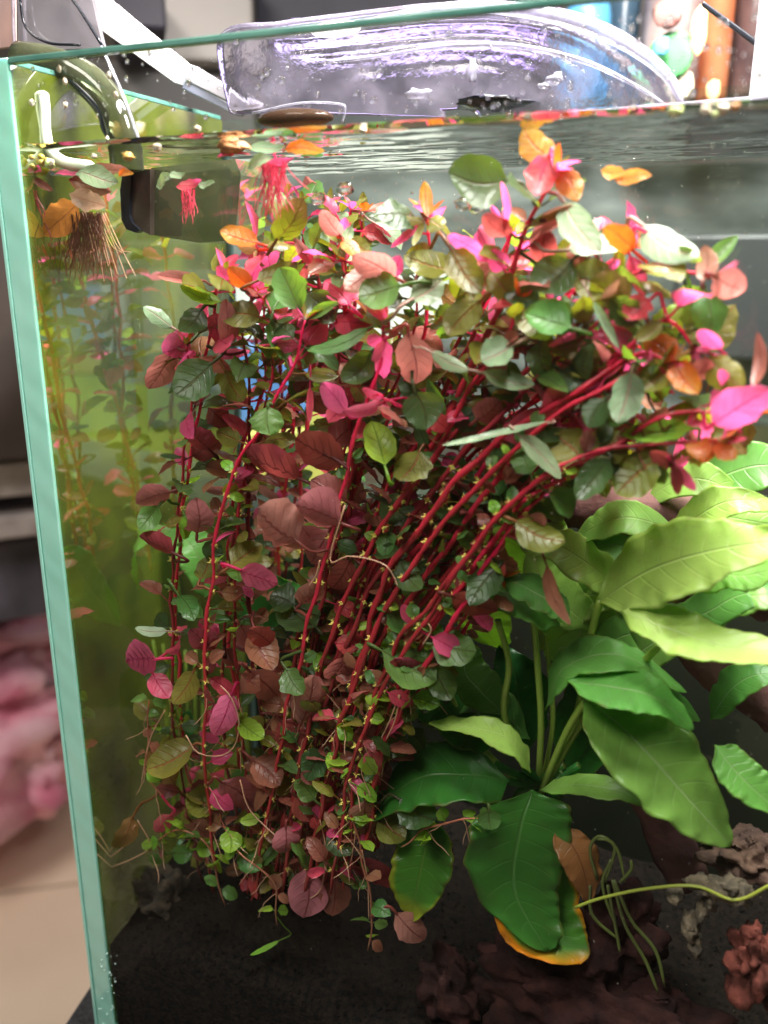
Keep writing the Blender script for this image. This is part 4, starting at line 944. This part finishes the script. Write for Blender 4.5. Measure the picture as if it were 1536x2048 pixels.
def rimtube(pts, yy, r0, mat, n=40, name='rim'):
    c = curve_pts([P(x, y, yy) for x, y in pts], n); k = mpp(c[0])
    MB().tube(c, [r0*k*(.35+.65*math.sin(math.pi*min(1, max(0.02, i/(n-1))))) for i in range(n)], 12).build(name, mat, e).matrix_parent_inverse = pi_
VIO = glassmat('violet_rim', 1.6, (.7,.6,.95), film=(.45,.36,.66), filmfac=.6, rough=.08, bump=.003, bs=120, fscale=60)
rimtube([(700,52),(800,30),(920,14),(1040,20),(1160,48),(1260,95),(1330,150),(1364,208)], .122, 12, RIM)
rimtube([(640,128),(760,112),(900,92),(1030,92),(1160,120),(1260,165),(1330,208)], .120, 5, RIM)
c = P(672, 58, .118); k = mpp(c)
vl = simple('violet_glow', (.42,.30,.85), .4, (.70,.62,1.0), 9, emit=1.0)
lampo = MB().blob(c, (56*k, .004, 15*k), n=10, m=20, rough=0).build('hot_spot_lamp', simple('lamp_glow', (1,.97,1), .4, emit=3.0)); tag(lampo, 'small glowing white lamp lens behind the plastic arch', 'lamp')
for (x, y, rx, ry) in ((945,140,12,20),(1110,158,18,9),(835,188,26,10),(1090,172,14,6),(620,235,8,5)):
    c = P(x, y, .118); k = mpp(c)
    o = MB().blob(c, (rx*k, .002, ry*k), n=7, m=12, rough=.5, seed=x).build('glass_bead', RIM, e); o.matrix_parent_inverse = pi_
# brown glass dish and dark cap at water line
c0 = P(610, 235, .09); e = sthing('glass_dish', 'low clear dish holding brown liquid at the water line', 'dish', c0); pi_ = Matrix.Translation(-c0)
k = mpp(c0); mb = MB(); mb.blob(P(590, 238, .10), (86*k, .012, 20*k), n=12, m=24, rough=0); mb.build('liquid', glassmat('brown_liquid', 1.4, (.30,.18,.10), film=(.07,.045,.03), filmfac=.7, rough=.05, fscale=60), e).matrix_parent_inverse = pi_
mb = MB(); mb.tube(curve_pts([P(x, y, .098) for x, y in ((505,226),(600,206),(680,208),(690,222),(684,246))], 20), .0006, 8).build('rim', RIM, e).matrix_parent_inverse = pi_
blobthing(985, 206, 70, 11, .115, BLACK, 'cable_grommet', 'dark oval cap lying behind the water line in the middle', 'cap', seed=0)

# ---------------------------------------------------------------- the room
ROOMZ = -1.15
TABZ = BOTZ-.0065
floor = empty('floor', (0, 0, ROOMZ)); floor['kind'] = 'structure'
TILE = simple('beige_tile', (.76,.60,.45), .35, (.84,.68,.52), 3); GROUT = simple('grout', (.42,.33,.25), .8)
MB().box((-5.5,-1.5,-.03),(4,4.6,-.004)).build('base', GROUT, floor, smooth=False)
tm = None; ang_ = Matrix.Rotation(rad(33), 4, 'Z')
for i in range(-9, 8):
    for j in range(-8, 10):
        v = ang_@Vector((i*.42-1.2, j*.42+1.2, 0))
        if not (-5 < v.x < 1.5 and -.9 < v.y < 4.2): continue
        if tm is None:
            o = MB().box((-.205,-.205,-.0035),(.205,.205,.0)).build('tile', TILE, floor, smooth=False, bevel=.002); tm = o.data
        else: o = bpy.data.objects.new('tile', tm); link(o, floor)
        o.matrix_basis = Matrix.Translation(v)@ang_
WALLM = simple('room_wall', (.46,.43,.40), .8, (.52,.49,.45), 2)
w = MB().box((-5.5,4.2,ROOMZ),(4,4.3,2.2)).build('wall', WALLM, smooth=False); w['kind'] = 'structure'
w = MB().box((-4.6,-1.5,ROOMZ),(-4.5,4.2,2.2)).build('wall', WALLM, smooth=False); w['kind'] = 'structure'
# mat and stand below the tank
_a, _b = PZ(118,2065,TABZ), PZ(186,1962,TABZ); _d = (_b-_a).normalized()
_ps = [_a-_d*.12, Vector((W2+.03,-.10,TABZ)), Vector((W2+.03,.26,TABZ)), Vector((_b.x+.02,.26,TABZ)), _b]
_mm = MB(); _mm.v = _ps+[p-Vector((0,0,.006)) for p in _ps]; _mm.face(range(5)); _mm.face(range(9,4,-1))
for _i in range(5): _mm.face((_i, _i+5, (_i+1)%5+5, (_i+1)%5))
mat_ = _mm.build('foam_mat', simple('black_foam', (.02,.02,.022), .85, (.045,.045,.05), 300, bump=1, bscale=700), smooth=False, bevel=.002); tag(mat_, 'thin black foam mat under the aquarium', 'mat')
std = empty('tank_stand', (0, 0, ROOMZ)); tag(std, 'dark stand carrying the aquarium and its mat', 'stand')
DK = simple('dark_wood', (.03,.022,.018), .5, (.06,.042,.032), 8)
o = MB().box((-.02,-.02,TABZ-.035-ROOMZ),(W2+.02,.25,TABZ-.0055-ROOMZ)).build('top', DK, std, smooth=False, bevel=.003)
for (x, y) in ((.0,.0),(W2-.02,.0),(.0,.2),(W2-.02,.2)):
    MB().box((x,y,0),(x+.03,y+.03,TABZ-.036-ROOMZ)).build('leg', DK, std, smooth=False)
# dark cabinet with shelves seen left of the tank
def Q(px, py, dist): return PD(px, py, dist)
def frame(dist, px, py):
    d = ray(px, py); return CAMP+Vector((d.x, d.y, 0)).normalized()*dist
hd = Vector((ray(20, 520).x, ray(20, 520).y, 0)).normalized(); hs = Vector((hd.y, -hd.x, 0))
def room_box(name, px0, px1, py0, py1, dist, depth, mat, parent=None, label=None, cat=None, bevel=.004, grp=None):
    """a box facing the viewer at that distance whose front covers those pixels"""
    cx = (px0+px1)/2; d = ray(cx, 520); h = Vector((d.x, d.y, 0)).normalized(); s = Vector((h.y, -h.x, 0))
    def hit(px, py):
        r = ray(px, py); t = dist/r.dot(h); return CAMP+r*t
    a, b, cc, dd = hit(px0, (py0+py1)/2), hit(px1, (py0+py1)/2), hit(cx, py0), hit(cx, py1)
    u0, u1 = (a-CAMP).dot(s), (b-CAMP).dot(s); z0, z1 = dd.z, cc.z
    mb = MB(); mb.box((u0, 0, z0), (u1, depth, z1))
    o = CAMP+h*dist; mb.v = [Vector((o.x, o.y, 0))+s*v.x+h*v.y+Vector((0, 0, v.z)) for v in mb.v]
    ob = mb.build(name, mat, parent, smooth=False, bevel=bevel)
    if label: tag(ob, label, cat, grp)
    return ob
cab = empty('cabinet', (0, 0, 0)); tag(cab, 'dark brown cabinet with pale shelves, blurred, left behind the tank', 'cabinet')
room_box('door', -160, 95, 210, 925, 1.35, .3, DK, cab)
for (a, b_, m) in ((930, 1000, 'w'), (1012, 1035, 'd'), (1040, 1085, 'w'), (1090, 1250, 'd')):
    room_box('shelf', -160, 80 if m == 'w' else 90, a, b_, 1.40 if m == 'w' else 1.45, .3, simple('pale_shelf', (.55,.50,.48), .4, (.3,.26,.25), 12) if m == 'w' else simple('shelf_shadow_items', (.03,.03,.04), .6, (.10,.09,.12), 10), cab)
c = Q(10, 1380, 1.9)
PINK = simple('pink_cloth', (.66,.18,.28), .6, (.92,.56,.64), 9, bump=1, bscale=20)
mb = MB()
cl = empty('pink_bag', c); tag(cl, 'pile of crumpled pink plastic-wrapped cloth on the tiled floor', 'bag')
for (x, y, r, m) in ((40,1190,.10,0),(-30,1250,.12,0),(20,1290,.12,0),(90,1340,.09,0),(0,1380,.16,0),(60,1430,.14,0),(-60,1450,.2,0),(50,1500,.11,0),(100,1440,.07,0),(10,1530,.12,0),(-20,1200,.1,0)):
    p = Q(x, y, 1.9); mb.blob(p, (r, r, r*.75), seed=x+y, n=16, m=22, rough=.5, fr=5)
mb.build('cloth', PINK, cl).matrix_parent_inverse = Matrix.Translation(-c)
room_box('storage_bin', 20, 130, 1150, 1330, 2.3, .25, simple('dark_blue_bin', (.01,.03,.07), .5), None, 'dark blue bin behind the pink cloth pile', 'bin')
room_box('low_box', -200, 60, 1560, 1640, 2.25, .05, simple('dark_red_brown', (.10,.05,.05), .7), None, 'dark low box edge under the pink cloth pile', 'box')
# things standing behind the tank
room_box('monitor', 1345, 1640, 468, 720, .95, .05, simple('monitor_black', (.025,.026,.03), .4), None, 'dark blurred screen behind the right end of the tank', 'screen')
room_box('cream_box', 1380, 1700, 722, 960, 1.6, .02, simple('cream_card', (.62,.64,.46), .6, (.72,.74,.6), 8), None, 'cream coloured box behind the right end of the tank', 'box')
room_box('blue_tint_crate', 1750, 3400, 610, 800, 1.5, .2, simple('blue_tint_crate', (.03,.08,.20), .5, (.07,.16,.32), 12), None, 'blue crate added out of view to colour the side pane reflection', 'crate')  # the three crates are added out of view to tint the mirrored pane
room_box('yellow_tint_crate', 1750, 3400, 806, 900, 1.5, .2, simple('yellow_tint_crate', (.20,.19,.04), .5, (.28,.26,.06), 12), None, 'yellow crate added under the blue one to colour the side pane reflection', 'crate')
room_box('green_tint_crate', 1750, 3400, 905, 1800, 1.5, .2, simple('green_tint_crate', (.12,.19,.02), .6, (.24,.34,.05), 5), None, 'yellow-green crate added out of view for the green glow in the side pane', 'crate')
room_box('blue_box', 120, 620, 690, 860, .85, .2, simple('blue_card', (.05,.13,.30), .5, (.09,.2,.42), 12), None, 'blue box behind the left corner of the tank', 'box')
room_box('yellow_box', 120, 700, 866, 1010, .84, .2, simple('yellow_card', (.36,.34,.07), .5, (.46,.42,.1), 16), None, 'mustard yellow box under the blue one', 'box')
room_box('grey_box', 100, 900, 540, 684, .9, .25, simple('grey_card', (.32,.33,.30), .6, (.45,.46,.42), 14), None, 'grey box stacked on top of the blue one', 'box')
room_box('streak_panel', 330, 1900, 330, 840, 1.0, .2, streak('grey_reflection_streaks', (.015,.018,.017), (.24,.26,.25)), None, 'grey panel behind the bunch, painted with streaks of water surface reflection', 'panel')
room_box('moss_tray', 300, 1700, 1040, 1900, .62, .1, simple('dark_back_panel', (.012,.016,.010), .8, (.03,.04,.02), 14), None, 'dark panel standing close behind the lower half of the tank', 'panel')
# things above the rim
room_box('violet_glow_panel', 560, 1090, 30, 112, .80, .02, vl, None, 'added violet glow panel standing in for the light streaks on the plastic arch', 'lamp', bevel=.02)  # glowing panel added to give the arch its violet light
room_box('dark_shelf_item', 220, 330, -80, 56, 1.1, .2, simple('near_black', (.02,.016,.028), .5, (.05,.04,.05), 6), None, 'dark object at the top beside the white bar', 'box')
room_box('beige_panel', 296, 505, -80, 120, 1.25, .05, simple('beige_panel', (.42,.39,.36), .6, (.5,.46,.43), 4), None, 'beige-grey upright panel at the top of the picture', 'panel')
room_box('dark_cabinet', 512, 1060, -120, 322, 1.3, .3, simple('black_cabinet', (.018,.018,.03), .5, (.05,.05,.07), 6), None, 'black cabinet behind the plastic arch', 'cabinet')
room_box('dark_wall_unit', 1060, 1900, -300, 330, 1.28, .3, simple('grey_unit', (.05,.045,.05), .5, (.16,.14,.14), 9), None, 'dark grey unit standing behind the bottles', 'cabinet')
room_box('dark_corner', 60, 515, 125, 470, 1.3, .3, simple('brown_black', (.07,.06,.055), .5, (.16,.15,.14), 6), None, 'dark brown cabinet low behind the white bar', 'cabinet')
BL = simple('blue_plastic', (.04,.16,.30), .3, (.10,.35,.60), 20)
def bottle(x, y0, y1, w, dist, mat, label, capm=None, parts=()):
    p0, p1 = Q(x, y1, dist), Q(x, y0, dist); k = mpp(p0); c0 = p0; e = empty('bottle', c0); tag(e, label, 'bottle', 'bottles standing behind the tank')
    h = p1.z-p0.z; prof = ((0,.9),(.03,1),(.6,1),(.72,.85),(.80,.4),(.86,.38))
    mb = MB().tube([Vector((c0.x, c0.y, c0.z+h*a)) for a, b in prof], [w*k*.5*b for a, b in prof], 20); mb.build('body', mat, e).matrix_parent_inverse = Matrix.Translation(-c0)
    MB().tube([Vector((c0.x, c0.y, c0.z+h*a)) for a in (.865, 1)], w*k*.5*.45, 16).build('cap', capm or BLACK, e).matrix_parent_inverse = Matrix.Translation(-c0)
    return e, c0, k, h
bottle(1165, -120, 225, 90, .92, BL, 'blue bottle behind the right side of the plastic arch')
bottle(1235, -260, 225, 60, .98, simple('dark_teal', (.04,.08,.12), .3, (.08,.14,.2), 20), 'dark teal bottle between the blue one and the coloured jar')
e, c0, k, h = bottle(1340, -330, 215, 130, .90, simple('multicolour_label', (.16,.12,.12), .3, (.34,.27,.25), 22), 'jar with a pinkish label and a green patch behind the tank')
cc = Q(1345, 110, .835); MB().blob(cc, (44*mpp(cc), .0006, 42*mpp(cc)), n=12, m=20, rough=.15).build('sticker', simple('green_sticker', (.04,.22,.05), .4, (.07,.32,.10), 30), e).matrix_parent_inverse = Matrix.Translation(-c0)
cc = Q(1325, 92, .825); MB().blob(cc, (16*mpp(cc), .0006, 16*mpp(cc)), n=8, m=14, rough=.3).build('sticker', simple('sky_blue_sticker', (.10,.40,.62), .4), e).matrix_parent_inverse = Matrix.Translation(-c0)
cc = Q(1340, 25, .835); MB().blob(cc, (30*mpp(cc), .0006, 26*mpp(cc)), n=8, m=14, rough=.3).build('sticker', simple('red_sticker', (.22,.08,.07), .4, (.34,.2,.16), 40), e).matrix_parent_inverse = Matrix.Translation(-c0)
cc = Q(1360, 170, .835); MB().blob(cc, (30*mpp(cc), .0006, 28*mpp(cc)), n=8, m=14, rough=.1).build('sticker', simple('cream_print', (.60,.52,.38), .5, (.34,.28,.2), 60), e).matrix_parent_inverse = Matrix.Translation(-c0)
e, c0, k, h = bottle(1420, -330, 205, 60, .86, glassmat('amber_glass', 1.5, (.8,.35,.15), film=(.45,.20,.10), filmfac=.8, rough=.1), 'glowing amber bottle catching orange light')
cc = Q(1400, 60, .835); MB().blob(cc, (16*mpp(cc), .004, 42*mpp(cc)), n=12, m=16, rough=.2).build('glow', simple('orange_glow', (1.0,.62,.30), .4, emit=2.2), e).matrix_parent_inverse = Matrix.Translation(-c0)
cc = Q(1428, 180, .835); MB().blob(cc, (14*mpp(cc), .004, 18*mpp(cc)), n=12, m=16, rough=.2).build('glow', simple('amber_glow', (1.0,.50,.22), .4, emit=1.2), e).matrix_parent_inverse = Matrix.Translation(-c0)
bottle(1490, -330, 200, 74, .90, simple('dark_brown_bottle', (.05,.03,.03), .2, (.14,.08,.07), 20), 'dark brown bottle near the right edge')
seg(1405, 5, 1522, 92, 5, 6, .18, .004, BLACK, 'cable', None, Matrix()); 
o = bpy.data.objects['cable']; tag(o, 'black rod slanting across the bottles at the upper right', 'rod')
room_box('white_frame', 1518, 1600, -200, 205, .50, .01, simple('white_frame', (.75,.76,.8), .3), None, 'white upright frame at the right edge above the water', 'frame')
# ledge of the tank's far side seen above the water: brace strip
ip = P(262, 700, .125); e = sthing('intake_pipe', 'dark upright pipe seen blurred through the green film by the left pane', 'pipe', ip)
MB().tube([P(262, 455, .125), Vector((P(262,700,.125).x, .125, P(262,1500,.125).z))], 11*mpp(ip), 14).build('pipe', simple('dark_green_pipe', (.02,.045,.035), .3, (.05,.09,.07), 30), e).matrix_parent_inverse = Matrix.Translation(-ip)
br = poly_plate([(1010,232),(1536,190),(1700,176),(1700,184),(1536,198),(1010,240)], .112, .003).build('glass_brace', RIM, smooth=False); tag(br, 'thin pale glass strip along the far side at the water line', 'strip')
# one mesh per 'bubbles on cut edge' : trapped glints at the foot of the pane edge
mb = MB()
for k in range(26):
    x = R.uniform(200, 236); y = R.uniform(1890, 2048); c = P(x-2, y, -.0006); mb.blob(c, R.uniform(.8, 1.9)*mpp(c), n=4, m=6, rough=.1)
o = mb.build('trapped_bubbles', simple('bubble_white', (.62,.85,.8), .15), tank); o['kind'] = 'stuff'; o.matrix_parent_inverse = Matrix.Translation((0, 0, -BOTZ))
